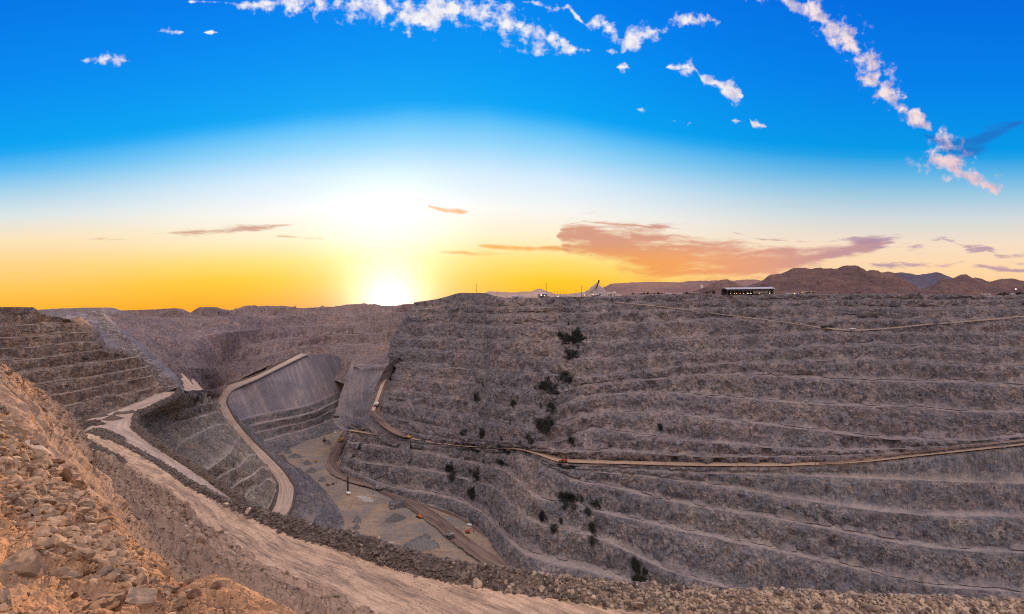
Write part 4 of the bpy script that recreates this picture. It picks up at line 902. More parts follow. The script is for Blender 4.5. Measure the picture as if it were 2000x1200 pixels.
def rock_shape(sub, seed, planes=11, rough_=.04):
    r_ = np.random.default_rng(seed); v, f = ico(sub)
    n = r_.normal(size=(planes, 3)); n /= np.linalg.norm(n, axis=1)[:, None]
    h = r_.uniform(.45, .95, planes)
    d = v @ n.T
    rad = np.where(d > .05, h[None] / np.maximum(d, .05), 9).min(1); rad = np.minimum(rad, 1.25)
    v = v * rad[:, None]
    v = v * r_.uniform(.65, 1.15, 3)
    v += v * (rough_ * fbm(v + seed, .6, 3))[:, None]
    v /= np.abs(v).max()
    return v, f
small = [rock_shape(1, 100 + k, 9, 0) for k in range(10)]
def rand_rot(n, r_):
    q = r_.normal(size=(n, 4)); q /= np.linalg.norm(q, axis=1)[:, None]; w, x, y, z = q.T
    return np.stack([np.stack([1 - 2 * (y * y + z * z), 2 * (x * y - z * w), 2 * (x * z + y * w)], -1), np.stack([2 * (x * y + z * w), 1 - 2 * (x * x + z * z), 2 * (y * z - x * w)], -1), np.stack([2 * (x * z - y * w), 2 * (y * z + x * w), 1 - 2 * (x * x + y * y)], -1)], 1)
def pick(key, n, r_, weight=None, rows=None, cols=None):
    Q = SHEETS[key]
    r0, r1 = rows or (0, Q.shape[0]); c0, c1 = cols or (0, Q.shape[1])
    Q = Q[r0:r1, c0:c1]
    du = np.linalg.norm(np.diff(Q, axis=1)[:-1], axis=2); dv = np.linalg.norm(np.diff(Q, axis=0)[:, :-1], axis=2)
    A_ = du * dv
    u = 1000 + F * Q[..., 0] / np.maximum(Q[..., 1], .1); v = 600 - F * Q[..., 2] / np.maximum(Q[..., 1], .1)
    if weight is not None: A_ = A_ * np.clip(weight(Q, u, v), 0, None)[:-1, :-1]
    p = (A_ / A_.sum()).ravel(); j = r_.choice(len(p), n, p=p)
    a_, b2 = np.unravel_index(j, A_.shape); x, y = r_.random(n)[:, None], r_.random(n)[:, None]
    return Q[a_, b2] * (1 - x) * (1 - y) + Q[a_ + 1, b2] * x * (1 - y) + Q[a_, b2 + 1] * (1 - x) * y + Q[a_ + 1, b2 + 1] * x * y
def rubble(name, pos, sizes, mat, seed, label=None, cat=None, sink=.3, parent=None):
    r_ = np.random.default_rng(seed); n = len(pos); R_ = rand_rot(n, r_); kind = r_.integers(0, len(small), n)
    V_, F_, off = [], [], 0
    for k, (v, f) in enumerate(small):
        i = np.where(kind == k)[0]
        if not len(i): continue
        w = np.einsum('nij,vj->nvi', R_[i], v) * np.array([1, 1, .75]) * sizes[i][:, None, None] + (pos[i] + np.array([0, 0, 1]) * (sizes[i] * (.5 - sink))[:, None])[:, None, :]
        ff = f[None] + (off + np.arange(len(i)) * len(v))[:, None, None]
        V_.append(w.reshape(-1, 3)); F_.append(ff.reshape(-1, 3)); off += len(i) * len(v)
    me = mesh_from(name, np.concatenate(V_), np.concatenate(F_), 3, mat, False)
    return add(name, me, kind='stuff', label=label, cat=cat, parent=parent)
def psize(n, r_, lo, hi, a=2.2): return lo * (1 - r_.random(n) * (1 - (lo / hi) ** a)) ** (-1 / a)
def stone(name, c0, c1, c2, sc_, speck=0.):
    m, b, bs = new_mat(name)
    pos = b.new('ShaderNodeTexCoord').outputs['Object']
    oi = b.new('ShaderNodeObjectInfo')
    pos = b.vadd(pos, b.vmul(oi.outputs['Location'], 3.1))
    n1 = b.noise(b.vmul(pos, 1 / (4 * sc_)), 1., 3, .6); n2 = b.noise(b.vmul(pos, 1 / (.5 * sc_)), 1., 6, .7)
    rnd = b.noise(b.vmul(pos, 1 / (1.6 * sc_)), 1., 1, .5)
    col = b.mix(b.step(n1, .4, .6), c0, c1); col = b.mix(b.step(rnd, .48, .62), col, c2)
    k = b.m('ADD', b.m('MULTIPLY', n2, 1.0), .5); kk = b.new('ShaderNodeCombineXYZ'); [b.put(kk.inputs[i], k) for i in range(3)]
    b.put(bs.inputs['Base Color'], b.mix(1., col, kk.outputs[0], 'MULTIPLY'))
    bu = b.new('ShaderNodeBump'); bu.inputs['Strength'].default_value = .6; bu.inputs['Distance'].default_value = .12 * sc_; b.put(bu.inputs['Height'], n2); b.put(bs.inputs['Normal'], bu.outputs[0])
    return m
M['stone_near'] = stone('orange_brown_stone', c4(.40, .23, .125), c4(.25, .145, .085), c4(.11, .062, .042), .2)
M['stone_grey'] = stone('grey_brown_stone', c4(.34, .23, .155), c4(.21, .15, .11), c4(.46, .30, .19), .25)
M['stone_dark'] = stone('rust_brown_stone', c4(.17, .095, .06), c4(.22, .13, .08), c4(.13, .08, .06), .3)
M['stone_pale'] = stone('pale_tan_stone', c4(.60, .46, .35), c4(.52, .39, .29), c4(.46, .35, .27), .4)
M['stone_mid'] = stone('brown_rubble_stone', c4(.30, .195, .135), c4(.13, .085, .06), c4(.40, .275, .195), .8)
M['stone_berm'] = stone('dark_rubble_stone', c4(.13, .098, .085), c4(.20, .155, .13), c4(.085, .065, .058), 1.0)
M['stone_tan'] = stone('tan_rubble_stone', c4(.33, .235, .17), c4(.20, .145, .115), c4(.42, .31, .225), .8)
M['stone_talus'] = stone('mauve_rubble_stone', c4(.26, .21, .20), c4(.17, .14, .135), c4(.36, .30, .28), 3.)

r_ = np.random.default_rng(11)
# loose stones on the sunlit shoulder: fine grit everywhere, a band of blocks through its middle
def ridge_of(u): return np.interp(u, [-40, 0, 60, 130, 200, 300, 345, 430, 574], [764, 796, 856, 930, 992, 1098, 1146, 1140, 1198])
def band_w(u, v):
    d = v - ridge_of(u)
    return np.exp(-((d - np.interp(u, [0, 150, 345], [60, 85, 70])) / np.interp(u, [0, 150, 345], [95, 75, 42])) ** 2)
def w_grit(Q, u, v): return np.clip(.25 + fbm(Q, 1.6, 3) * 1.2 + .7 * band_w(u, v), .03, 2) / Q[..., 1] ** 1.2 * (u > -40) * (v < 1230)
def clear_strip(u, v):            # the smooth outer flank carries few stones
    ridge_v = np.interp(u, [0, 60, 130, 200, 300, 345], [796, 856, 930, 992, 1098, 1146])
    return np.where((u < 350) & (u > 140) & (v - ridge_v < np.interp(u, [140, 200, 260, 345], [3, 26, 46, 34])), .2, 1)
p = pick('shoulder', 20000, r_, lambda Q, u, v: w_grit(Q, u, v) * (.25 + .75 * clear_strip(u, v)), rows=(2, 360))
rubble('rubble', p, psize(len(p), r_, .012, .06, 1.6) * (.4 + p[:, 1] / 22), M['stone_near'], 1)
p = pick('shoulder', 1900, r_, lambda Q, u, v: (band_w(u, v) * np.clip(.6 + 2 * fbm(Q, 2.2, 3), 0, 2) + .02) / Q[..., 1] ** .8 * (u > -20) * (u < 420) * (v < 1215) * clear_strip(u, v), rows=(2, 360))
rubble('rubble', p, psize(len(p), r_, .075, .26, 1.9) * (.5 + p[:, 1] / 25), M['stone_grey'], 2)
boulder_mesh = []
for k in range(14):
    v, f = rock_shape(3, 300 + k, 10 + k % 4, .07)
    boulder_mesh.append((v, f))
def bmesh_for(k, mat):
    v, f = boulder_mesh[k]
    key = 'boulder_%s_%d' % (mat, k)
    if key not in bpy.data.meshes: 
        me = mesh_from(key, v, f, 3, M[mat], False)
    return bpy.data.meshes[key]
def find(key, u, v):
    Q = SHEETS[key]; u_ = 1000 + F * Q[..., 0] / np.maximum(Q[..., 1], .1); v_ = 600 - F * Q[..., 2] / np.maximum(Q[..., 1], .1)
    return Q[np.unravel_index(np.argmin((u_ - u) ** 2 + (v_ - v) ** 2 + (Q[..., 1] < 1) * 1e9), u_.shape)]
def boulder(pos, size, mat, k, label, group=None, rot=None, asp=None, sink=.25):
    o = add('boulder', bmesh_for(k % 14, mat), label=label, cat='boulder', group=group, loc=tuple(pos + np.array([0, 0, size * (.55 - sink)])))
    o.rotation_euler = rot or tuple(r_.uniform(0, 6.28, 3))
    o.scale = tuple(size * np.array(asp or (1, 1, .85)))
    return o
BIG = [(46, 1124, 50, 'stone_grey', 5, 'largest flat faced grey boulder half buried in the orange slope', (.1, .15, .7), (.95, .55, 1.1)),
       (270, 1178, 40, 'stone_grey', 2, 'wide grey slab with a smooth face at the foot of the orange slope', (.2, .4, 1.0), (1.1, .8, .62)),
       (214, 1192, 36, 'stone_near', 3, 'rounded orange boulder sunk in dust left of the wide grey slab', (.4, .1, .3), (1.1, 1, .7)),
       (157, 1053, 20, 'stone_grey', 4, 'pointed tan block pressed against a grey block on the orange slope', (.3, .5, 2), (1, .8, 1.1)),
       (187, 1060, 20, 'stone_grey', 5, 'faceted grey block right of the pointed tan block', (.9, .2, 1.2), (1, .9, .9)),
       (184, 1094, 24, 'stone_near', 6, 'long tan block lying lengthwise down the orange slope', (.3, .5, .7), (1.25, .7, .7)),
       (137, 1034, 18, 'stone_grey', 7, 'low dark grey boulder with a rounded top casting a shadow line', (.1, .1, .4), (1.2, .8, .6)),
       (52, 873, 15, 'stone_pale', 8, 'pale cream block standing near the top of the orange slope', (.3, .4, .8), (.8, .8, 1.1)),
       (80, 890, 24, 'stone_pale', 9, 'pale cream wedge of rock beside a dark brown boulder', (.6, .5, .3), (1.15, .8, .7)),
       (104, 908, 17, 'stone_dark', 10, 'dark brown boulder right below the pale cream wedge', (.4, .2, .7), (1.1, .9, .8)),
       (28, 862, 26, 'stone_dark', 11, 'long dark orange ledge rock at the upper left of the orange slope', (.2, .3, .4), (1.5, .8, .7)),
       (172, 1122, 20, 'stone_near', 12, 'upright leaning block in the lower cluster on the orange slope', (1.1, .3, .2), (.7, .8, 1.2)),
       (148, 1166, 17, 'stone_dark', 13, 'dark maroon pointed stone lying on the dust above the rounded orange boulder', (.2, .6, 2.2), (1.3, .7, .6)),
       (8, 1185, 26, 'stone_grey', 0, 'grey boulder cut by the left edge at the bottom of the slope', (.5, .6, .1), (1, 1, .8)),
       (12, 928, 18, 'stone_dark', 2, 'rust orange crumbling rock at the left edge of the slope', (.7, .6, .1), (1.2, 1, .9)),
       (385, 1163, 14, 'stone_dark', 4, 'dark rust stone on the small spur at the bottom', (.1, .6, 1.1), (1, 1, 1)),
       (425, 1146, 14, 'stone_dark', 6, 'squat rust brown stone on the crest of the small spur', (.6, .1, .1), (.9, .9, 1.1)),
       (345, 1160, 20, 'stone_dark', 7, 'dark slanting ledge where the small spur begins', (.1, .7, .5), (1.4, .6, .6))]
for (u, v, px, mat, k, lab, rot, asp) in BIG:
    p = find('shoulder', u, v); boulder(p, px / F * p[1], mat, k, lab, rot=rot, asp=asp)
GL = 'angular tan or grey boulder lying loose among many like it on the orange slope'
n = 150
p = pick('shoulder', n, r_, lambda Q, u, v: (band_w(u, v) * np.clip(.5 + 2 * fbm(Q, 2.2, 3), .05, 2) + .03) / Q[..., 1] * (u > -5) * (u < 330) * (v < 1190) * (v > 860) * clear_strip(u, v), rows=(2, 360))
for i in range(n):
    px = float(psize(1, r_, 9, 26, 1.9)[0])
    boulder(p[i], px / F * p[i][1], ['stone_grey', 'stone_near', 'stone_near', 'stone_grey', 'stone_dark'][i % 5] if i % 7 else 'stone_near', i, GL, 'boulders on the orange slope', asp=tuple(r_.uniform(.6, 1.2, 3)))
# darker slope behind
def w_mid(Q, u, v): return np.clip(.35 + 1.6 * fbm(Q, 16, 4, seed=3), .05, 2) / Q[..., 1] ** 1.0 * (u > -30) * (v < 1220)
p = pick('midslope', 16000, r_, w_mid, rows=(0, 322))
rubble('rubble', p, psize(len(p), r_, .10, .7, 2.0) * (.45 + p[:, 1] / 150), M['stone_mid'], 3)
MIDB = [(356, 1003, 11, 'stone_mid', 2, 'rounded brown boulder on the dark slope beside the near road', (1, 1, .9)),
        (361, 1034, 10, 'stone_pale', 5, 'pale leaning block below the rounded brown boulder', (.9, .9, 1.1)),
        (366, 1048, 5, 'stone_pale', 7, 'small pale stone just under the leaning block', (1, 1, .8)),
        (390, 1064, 12, 'stone_dark', 3, 'dark pointed outcrop on the brown slope', (.9, .8, 1.3)),
        (424, 1098, 10, 'stone_near', 9, 'tan block low on the brown slope near the road', (1.1, .8, .8)),
        (352, 1105, 11, 'stone_dark', 10, 'dark rust stone in the hollow behind the orange shoulder', (1.2, 1, .7)),
        (42, 885, 13, 'stone_mid', 1, 'large brown block on the far slope at the left edge', (1.2, .9, 1.0))]
for (u, v, px, mat, k, lab, asp) in MIDB:
    p = find('midslope', u, v); boulder(p, px / F * p[1], mat, k, lab, asp=asp)
p = pick('midslope', 70, r_, lambda Q, u, v: np.clip(.2 + fbm(Q, 16, 4, seed=3), .03, 2) / Q[..., 1] * (u > 0) * (u < 640) * (v < 1150), rows=(2, 322))
for i in range(70):
    boulder(p[i], float(psize(1, r_, 3.2, 8, 2.4)[0]) / F * p[i][1], 'stone_mid' if i % 4 else 'stone_tan', i, 'brown boulder scattered on the dark slope behind the orange shoulder', 'boulders on the dark slope', asp=tuple(r_.uniform(.7, 1.2, 3)))
# banks: broken rock, darker where it is coarse
na = SHEETS['main_bank'].shape[1]
p = pick('main_bank', 13500, r_, lambda Q, u, v: np.clip((1700 - u) / 700, .3, 1) / Q[..., 1] ** 1.1 * (u < 2060))
sz = psize(len(p), r_, .22, 1.1, 2.0) * (.5 + np.minimum(p[:, 1], 190) / 260)
rubble('rubble', p, sz, M['stone_berm'], 5)
p = pick('main_bank', 5000, r_, lambda Q, u, v: np.clip((u - 850) / 300, 0.05, 1) / Q[..., 1] ** 1.2 * (u < 2060))
rubble('rubble', p, psize(len(p), r_, .2, .9, 1.9), M['stone_tan'], 6)
BB = [(932, 1146, 15, 'stone_pale', 5, 'pale block perched on the dark bank at the roadside', (1, .9, 1.1)), (1245, 1186, 14, 'stone_tan', 6, 'big tan boulder low on the dark bank under the cliff', (1.2, .9, .9)),
      (442, 988, 7, 'stone_pale', 3, 'small pale cube of rock on the bank opposite the brown slope', (1, 1, 1)), (486, 1000, 9, 'stone_pale', 1, 'pale grey block half sunk in the dark bank', (1.2, 1, .8)),
      (1345, 1166, 8, 'stone_tan', 8, 'tan rock standing up on the crest of the bank in the middle right', (1, 1, 1.1)), (1560, 1157, 6, 'stone_pale', 9, 'lone pale stone on the crest at the right part of the bank', (1, 1, 1)),
      (1160, 1168, 7, 'stone_pale', 11, 'pale stone on the crest of the dark bank left of centre', (1, 1, 1)), (1702, 1190, 12, 'stone_tan', 12, 'tan boulder on the near face of the bank at the right', (1, 1, 1.2))]
for (u, v, px, mat, k, lab, asp) in BB:
    p = find('main_bank', u, v); boulder(p, px / F * p[1], mat, k, lab, asp=asp)
p = pick('main_bank', 70, r_, lambda Q, u, v: 1 / Q[..., 1] ** 1.2 * (u < 2000) * (u > 700), rows=(6, 28))
for i in range(70):
    boulder(p[i], float(psize(1, r_, 4, 8.5, 2.4)[0]) / F * p[i][1], 'stone_tan' if i % 3 else 'stone_berm', i, 'tan or dark boulder lodged in the long rubble bank along the near road', 'boulders in the roadside bank', asp=tuple(r_.uniform(.7, 1.2, 3)))
for key, nn, mat in (('outer_bank', 2200, 'stone_berm'), ('left_bank', 500, 'stone_berm'), ('arc_bank', 400, 'stone_berm'), ('island', 700, 'stone_berm')):
    p = pick(key, nn, r_); rubble('rubble', p, psize(len(p), r_, .35, 1.3, 2.), M[mat], 8)
# blocks rolled to the right side of the chute, and fine scree on the benches of the big wall
p = pick('chute', 3200, r_, lambda Q, u, v: np.exp(-((u - (190 + (v - 612) * .93)) / 16) ** 2) + .04, rows=(1, 52)); rubble('rubble', p, psize(len(p), r_, .5, 1.9, 2.), M['stone_talus'], 9)
p = pick('near_road', 1400, r_, lambda Q, u, v: np.clip(fbm(Q, 12, 3), 0, 1) / Q[..., 1] ** 1.4 * (u < 2050), rows=(0, 60)); rubble('rubble', p, psize(len(p), r_, .08, .3, 2.), M['stone_tan'], 10)

# ------------------------------------------------------------------ heaps on the pit floor
def heap(u, v, rx, ry, h, mat, label, key='floor', ang=0., name='rubble_mound', seed=0):
    p = find(key, u, v); n, m = 40, 22
    th = np.linspace(0, 2 * np.pi, n)[None]; rr = np.linspace(1, 0, m)[:, None]
    x = rr * np.cos(th) * rx; y = rr * np.sin(th) * ry
    wob = 1 + .4 * fbm(np.stack([np.cos(th) + 0 * rr, np.sin(th) + 0 * rr, 0 * th + 0 * rr + seed], -1), .8, 3)
    X = p[0] + wob * (x * math.cos(ang) - y * math.sin(ang)); Y = p[1] + wob * (x * math.sin(ang) + y * math.cos(ang))
    h *= 1.5; Z = p[2] - .8 + (h + .8) * (1 - rr ** 1.15) + 0 * th
    P = np.stack([X, Y, Z], -1); P[..., 2] += .35 * h * fbm(P, max(rx * .25, 1.5), 4, ridged=True, seed=seed) * (1 - rr) ** .5
    f = grid_faces(m, n)
    me = mesh_from(name, P, f, 4, mat, True)
    q_ = np.random.default_rng(int(u)); k_ = int(40 + rx * ry * .8)
    tq = q_.uniform(0, 6.28, k_); rq = np.abs(q_.normal(0, .75, k_)); ix = np.clip(((1 - np.minimum(rq, 1)) * (m - 1)).astype(int), 0, m - 1); it = (tq / 6.2832 * (n - 1)).astype(int)
    HEAPS.append((np.where((rq > 1)[:, None], p + (P[0, it] - p) * rq[:, None] * np.array([1, 1, 0]) + np.array([0, 0, .3]), P[ix, it]), mat))
    return add(name, me, label=label, cat='mound')
HEAPS = []
M['grey_heap'] = dirt('blue_grey_rubble', c4(.17, .158, .158), c4(.125, .115, .12), c4(.22, .19, .17), 2.0, bump=.8)
M['white_heap'] = dirt('pale_broken_rock', c4(.40, .36, .34), c4(.30, .27, .26), c4(.52, .46, .42), .8, bump=.8)
heap(563, 884, 9, 7, 4, M['grey_heap'], 'small grey heap nearest the foot of the benches at the back of the pit floor', seed=1)
heap(576, 893, 14, 9, 4, M['grey_heap'], 'flat grey heap just in front of the rearmost one', seed=2)
heap(600, 906, 8, 7, 4, M['grey_heap'], 'little grey heap mid row at the left edge of the floor', seed=3)
heap(608, 921, 11, 7, 4, M['grey_heap'], 'grey heap at the left edge of the floor, fourth from the back', seed=4)
heap(629, 939, 8, 7, 3.6, M['grey_heap'], 'grey heap on the pit floor closest to the tall drill mast', seed=5)
heap(698, 1018, 8, 7, 4, M['grey_heap'], 'rounded grey heap, the farther of two on the near left of the pit floor', seed=6)
heap(696, 1032, 6.5, 5.5, 3.4, M['grey_heap'], 'rounded grey heap, the nearer of two on the near left of the pit floor', seed=7)
heap(772, 1016, 17, 8, 6, M['grey_heap'], 'long blue grey pile of blasted rock beside the dark floor road', ang=.5, seed=8)
heap(818, 1068, 27, 17, 8, M['grey_heap'], 'largest spread out blue grey pile on the near pit floor', ang=.3, seed=9)
heap(832, 1050, 9, 6, 3, M['grey_heap'], 'low grey heap behind the largest blue grey pile', seed=10)
heap(850, 1110, 16, 8, 3, M['grey_heap'], 'thin grey spread of rock near the roadside bank on the pit floor', seed=14)
heap(640, 868, 9, 7, 5, M['grey_heap'], 'dark heap dug by the shovel at the back of the pit floor', seed=15)
heap(640, 880, 12, 8, 4, M['floor'], 'tan heap at the back of the pit floor in front of the shovel', seed=16)
hp = heap(712, 974, 22, 9, 2.2, M['white_heap'], 'patch of pale broken rock beside the tall drill', ang=-.6, seed=11)
p = find('floor', 712, 974)
pp = p[None] + r_.normal(size=(260, 3)) * np.array([14, 7, 0]); pp[:, 2] = p[2] + 1.2
rubble('rubble', pp, psize(260, r_, .4, 1.6, 2.2), M['stone_pale'], 33)
hpos = np.concatenate([a_ for a_, m_ in HEAPS if m_ is M['grey_heap']])
rubble('rubble', hpos, psize(len(hpos), r_, .35, 1.5, 1.8), stone('blue_grey_stone', c4(.15, .145, .155), c4(.10, .10, .11), c4(.22, .205, .20), 2.0), 41)
# step of uncut rock and pale pond
def step_block(u, v, w, d, h, mat, label, ang):
    p = find('floor', u, v); n = 60
    a_ = np.stack([np.linspace(-w / 2, w / 2, n), np.zeros(n), np.full(n, h)], 1)
    rows = [a_ + np.array([0, d, -h - 1]), a_ + np.array([0, d * .7, 0]), a_ + np.array([0, .0, 0]), a_ + np.array([0, -2.5, -h - 1])]
    P = subdiv(rows, [4, 8, 12]); P[:, [0, -1], 2] = -1
    c_, s_ = math.cos(ang), math.sin(ang); P = np.stack([P[..., 0] * c_ - P[..., 1] * s_, P[..., 0] * s_ + P[..., 1] * c_, P[..., 2]], -1) + p
    P, _ = rough(P, 1, [(5, 1.0, (1, 1, 1), True, 3)], 66)
    sheet('rock_ledge', P, mat, kind=None, label=label, cat='rock')
step_block(778, 993, 26, 22, 8, M['wall_low'], 'squared blue grey step of uncut rock left of the dark floor road', .35)
p = find('floor', 757, 1066)
th = np.linspace(0, 2 * np.pi, 48, endpoint=False); rr = 1 + .25 * fbm(np.stack([np.cos(th), np.sin(th), 0 * th], -1), .9, 3, seed=3)
pv = np.c_[p[0] + 11 * rr * np.cos(th), p[1] + 7 * rr * np.sin(th), np.full(48, p[2] + 1.6)]
pm, pb, pbs = new_mat('pale_pond_water'); pbs.inputs['Base Color'].default_value = c4(.50, .42, .34); pbs.inputs['Roughness'].default_value = .12; pbs.inputs['Specular IOR Level'].default_value = .5
add('water', mesh_from('water', np.r_[pv, [[p[0], p[1], p[2] + 1.6]]], np.array([(48, k, (k + 1) % 48) for k in range(48)]), 3, pm), kind='structure')

# ------------------------------------------------------------------ machines, poles, buildings
class MB:
    def __init__(s): s.v, s.f = [], []
    def put(s, v, f):
        o = len(s.v); s.v += [tuple(x) for x in v]; s.f += [tuple(i + o for i in q) for q in f]; return s
    def hexa(s, c):                                # eight corners: bottom ring then top ring
        return s.put(c, [(3, 2, 1, 0), (4, 5, 6, 7), (0, 1, 5, 4), (1, 2, 6, 5), (2, 3, 7, 6), (3, 0, 4, 7)])
    def box(s, x, y, z, sx, sy, sz, tx=1., ty=1.):
        a, b_ = sx / 2, sy / 2
        return s.hexa([(x - a, y - b_, z), (x + a, y - b_, z), (x + a, y + b_, z), (x - a, y + b_, z), (x - a * tx, y - b_ * ty, z + sz), (x + a * tx, y - b_ * ty, z + sz), (x + a * tx, y + b_ * ty, z + sz), (x - a * tx, y + b_ * ty, z + sz)])
    def bar(s, p, q, r, n=8, r2=None):
        p, q = Vector(p), Vector(q); d = (q - p).normalized(); a = d.orthogonal().normalized(); b_ = d.cross(a); r2 = r if r2 is None else r2
        v = [p + (a * math.cos(t) + b_ * math.sin(t)) * r for t in [2 * math.pi * k / n for k in range(n)]] + [q + (a * math.cos(t) + b_ * math.sin(t)) * r2 for t in [2 * math.pi * k / n for k in range(n)]]
        return s.put(v, [(k, (k + 1) % n, n + (k + 1) % n, n + k) for k in range(n)] + [tuple(range(n - 1, -1, -1)), tuple(range(n, 2 * n))])
    def build(s, name, mat, parent=None, smooth=False, **kw):
        me = bpy.data.meshes.new(name); me.from_pydata(s.v, [], s.f); me.update(); me.materials.append(mat)
        return add(name, me, parent=parent, **kw)
def thing(name, label, cat, loc, rz=0., group=None):
    o = add(name, None, label=label, cat=cat, group=group, loc=tuple(loc)); o.rotation_euler = (0, 0, rz); return o
def dup(root, loc, rz, label=None, group=None, scale=None):
    r0 = root.copy(); C.objects.link(r0); r0.location = tuple(loc); r0.rotation_euler = (0, 0, rz)
    if label: r0['label'] = label
    if group: r0['group'] = group
    if scale: r0.scale = (scale,) * 3
    for ch in root.children:
        c = ch.copy(); C.objects.link(c); c.parent = r0
        for g in ch.children: d = g.copy(); C.objects.link(d); d.parent = c
    return r0
M['steel_dark'] = plain('dark_worn_steel', c4(.05, .045, .045), .6, .3)
M['truck_grey'] = plain('dusty_grey_paint', c4(.30, .28, .27), .6)
M['truck_body'] = plain('dusty_dark_paint', c4(.10, .085, .08), .7)
M['tyre'] = plain('black_rubber', c4(.02, .02, .02), .9)
M['red'] = plain('dusty_red_paint', c4(.35, .06, .035), .6)
M['orange'] = plain('dusty_orange_paint', c4(.55, .20, .05), .6)
M['yellow'] = plain('dusty_yellow_paint', c4(.60, .38, .06), .6)
M['white'] = plain('dusty_white_paint', c4(.75, .70, .66), .5, var=.08)
M['glass'] = plain('dark_window_glass', c4(.02, .025, .03), .15, var=.05)
M['wood'] = plain('weathered_pole_wood', c4(.09, .06, .05), .9)
M['lamp'] = plain('warm_lit_lamp', c4(1, .7, .3), .5, emit=c4(1, .42, .08), es=1.7, var=0)
M['lamp_w'] = plain('white_lit_lamp', c4(1, .9, .8), .5, emit=c4(1, .86, .72), es=1.6, var=0)
M['roof'] = plain('grey_metal_roof', c4(.46, .43, .44), .45, .2, sc_=.3)
M['shed'] = plain('brown_grey_cladding', c4(.20, .155, .145), .8, sc_=.3)
M['shed_dark'] = plain('dark_blue_grey_steel', c4(.06, .055, .065), .7)
M['cream'] = plain('cream_cladding', c4(.48, .40, .34), .7, sc_=.4)
M['leaf'] = plain('dark_green_leaves', c4(.045, .05, .03), .9, var=.5, sc_=1.2)
M['leaf_dark'] = plain('blackish_leaves', c4(.042, .042, .03), .95, var=.6, sc_=.8)
M['bark'] = plain('brown_bark', c4(.08, .055, .045), .9)

def haul_truck(label, loc, rz, body='truck_body', bed='truck_grey', group=None):
    t = thing('haul_truck', label, 'dump truck', loc, rz, group)
    MB().box(0, .2, 1.5, 3.4, 11, 1.3).box(0, 4.7, 1.5, 6.4, 2.2, 1.7).box(0, 5.9, 1.2, 6.8, .4, 2.0).build('chassis', M[body], t)
    b_ = MB()
    fl = [(-3.6, -6, 3.6), (3.6, -6, 3.6), (3.6, 2.8, 2.9), (-3.6, 2.8, 2.9)]
    b_.hexa(fl + [(x, y, z + .3) for x, y, z in fl])
    for sx in (-1, 1): b_.hexa([(sx * 3.6, -6, 3.6), (sx * 3.9, -6, 3.6), (sx * 3.9, 3, 2.9), (sx * 3.6, 3, 2.9), (sx * 3.8, -6, 5.2), (sx * 4.1, -6, 5.2), (sx * 4.1, 3, 6.3), (sx * 3.8, 3, 6.3)])
    b_.hexa([(-3.9, 2.8, 2.9), (3.9, 2.8, 2.9), (3.9, 3.2, 2.9), (-3.9, 3.2, 2.9), (-4.0, 2.8, 6.3), (4.0, 2.8, 6.3), (4.0, 3.2, 6.3), (-4.0, 3.2, 6.3)])
    b_.hexa([(-4.0, 2.9, 6.2), (4.0, 2.9, 6.2), (3.8, 6.6, 6.4), (-3.8, 6.6, 6.4), (-4.0, 2.9, 6.5), (4.0, 2.9, 6.5), (3.8, 6.6, 6.7), (-3.8, 6.6, 6.7)])
    b_.build('dump_bed', M[bed], t)
    c_ = MB().box(-1.7, 4.6, 3.2, 2.4, 2.2, 2.3, .95, .95).build('cab', M[bed], t); MB().box(-1.7, 5.62, 4.1, 2.1, .12, 1.1).build('window', M['glass'], c_)
    MB().box(0, 6.0, 3.2, 6.8, .12, .12).box(0, 6.0, 3.9, 6.8, .1, .1).box(-3.3, 6, 3.2, .1, .1, .8).box(3.3, 6, 3.2, .1, .1, .8).build('railing', M['steel_dark'], t)
    v, f = rock_shape(2, 77, 14, .15); MB().put(v * np.array([3.3, 3.9, 1.6]) + np.array([0, -1.6, 4.6]), f).build('load', M['stone_berm'], t)
    for (x, y) in ((-3.2, 4.2), (3.2, 4.2), (-3.4, -3.4), (3.4, -3.4), (-1.9, -3.4), (1.9, -3.4)):
        w = MB().bar((x - .6, y, 1.7), (x + .6, y, 1.7), 1.7, 20).build('wheel', M['tyre'], t); MB().bar((x - .65, y, 1.7), (x + .65, y, 1.7), .8, 14).build('rim', M[bed], w)
    return t
def along(key, u, v, du, dv):
    a_, b2 = find(key, u, v), find(key, u + du, v + dv); d = b2 - a_
    return a_, math.atan2(-d[0], d[1])
pt, rz = along('floor_road', 880, 1048, -30, -24); haul_truck('loaded dump truck with a grey bed, nearest on the dark floor road', pt, rz + math.pi)
pt, rz = along('floor_road', 741, 957, -30, -9); haul_truck('dark dump truck on the floor road beside the pale broken rock', pt, rz)
pt, rz = along('side_ramp_pale', 743, 796, 6, -20); haul_truck('pale dump truck coming down the ramp at the foot of the big wall', pt, rz, 'truck_grey', 'white')
pt, rz = along('floor_road', 656, 816, 14, 2); haul_truck('dark dump truck at the top of the floor road below the dump', pt, rz + math.pi)
pt, rz = along('floor_road', 667, 863, 5, -12); haul_truck('yellowish dump truck on the narrow climb of the dark floor road', pt, rz, 'truck_grey', 'yellow')
pt, rz = along('loop_road', 696, 831, 10, 6); haul_truck('red dump truck on the small loop under the ramp', pt, rz, 'red', 'red')

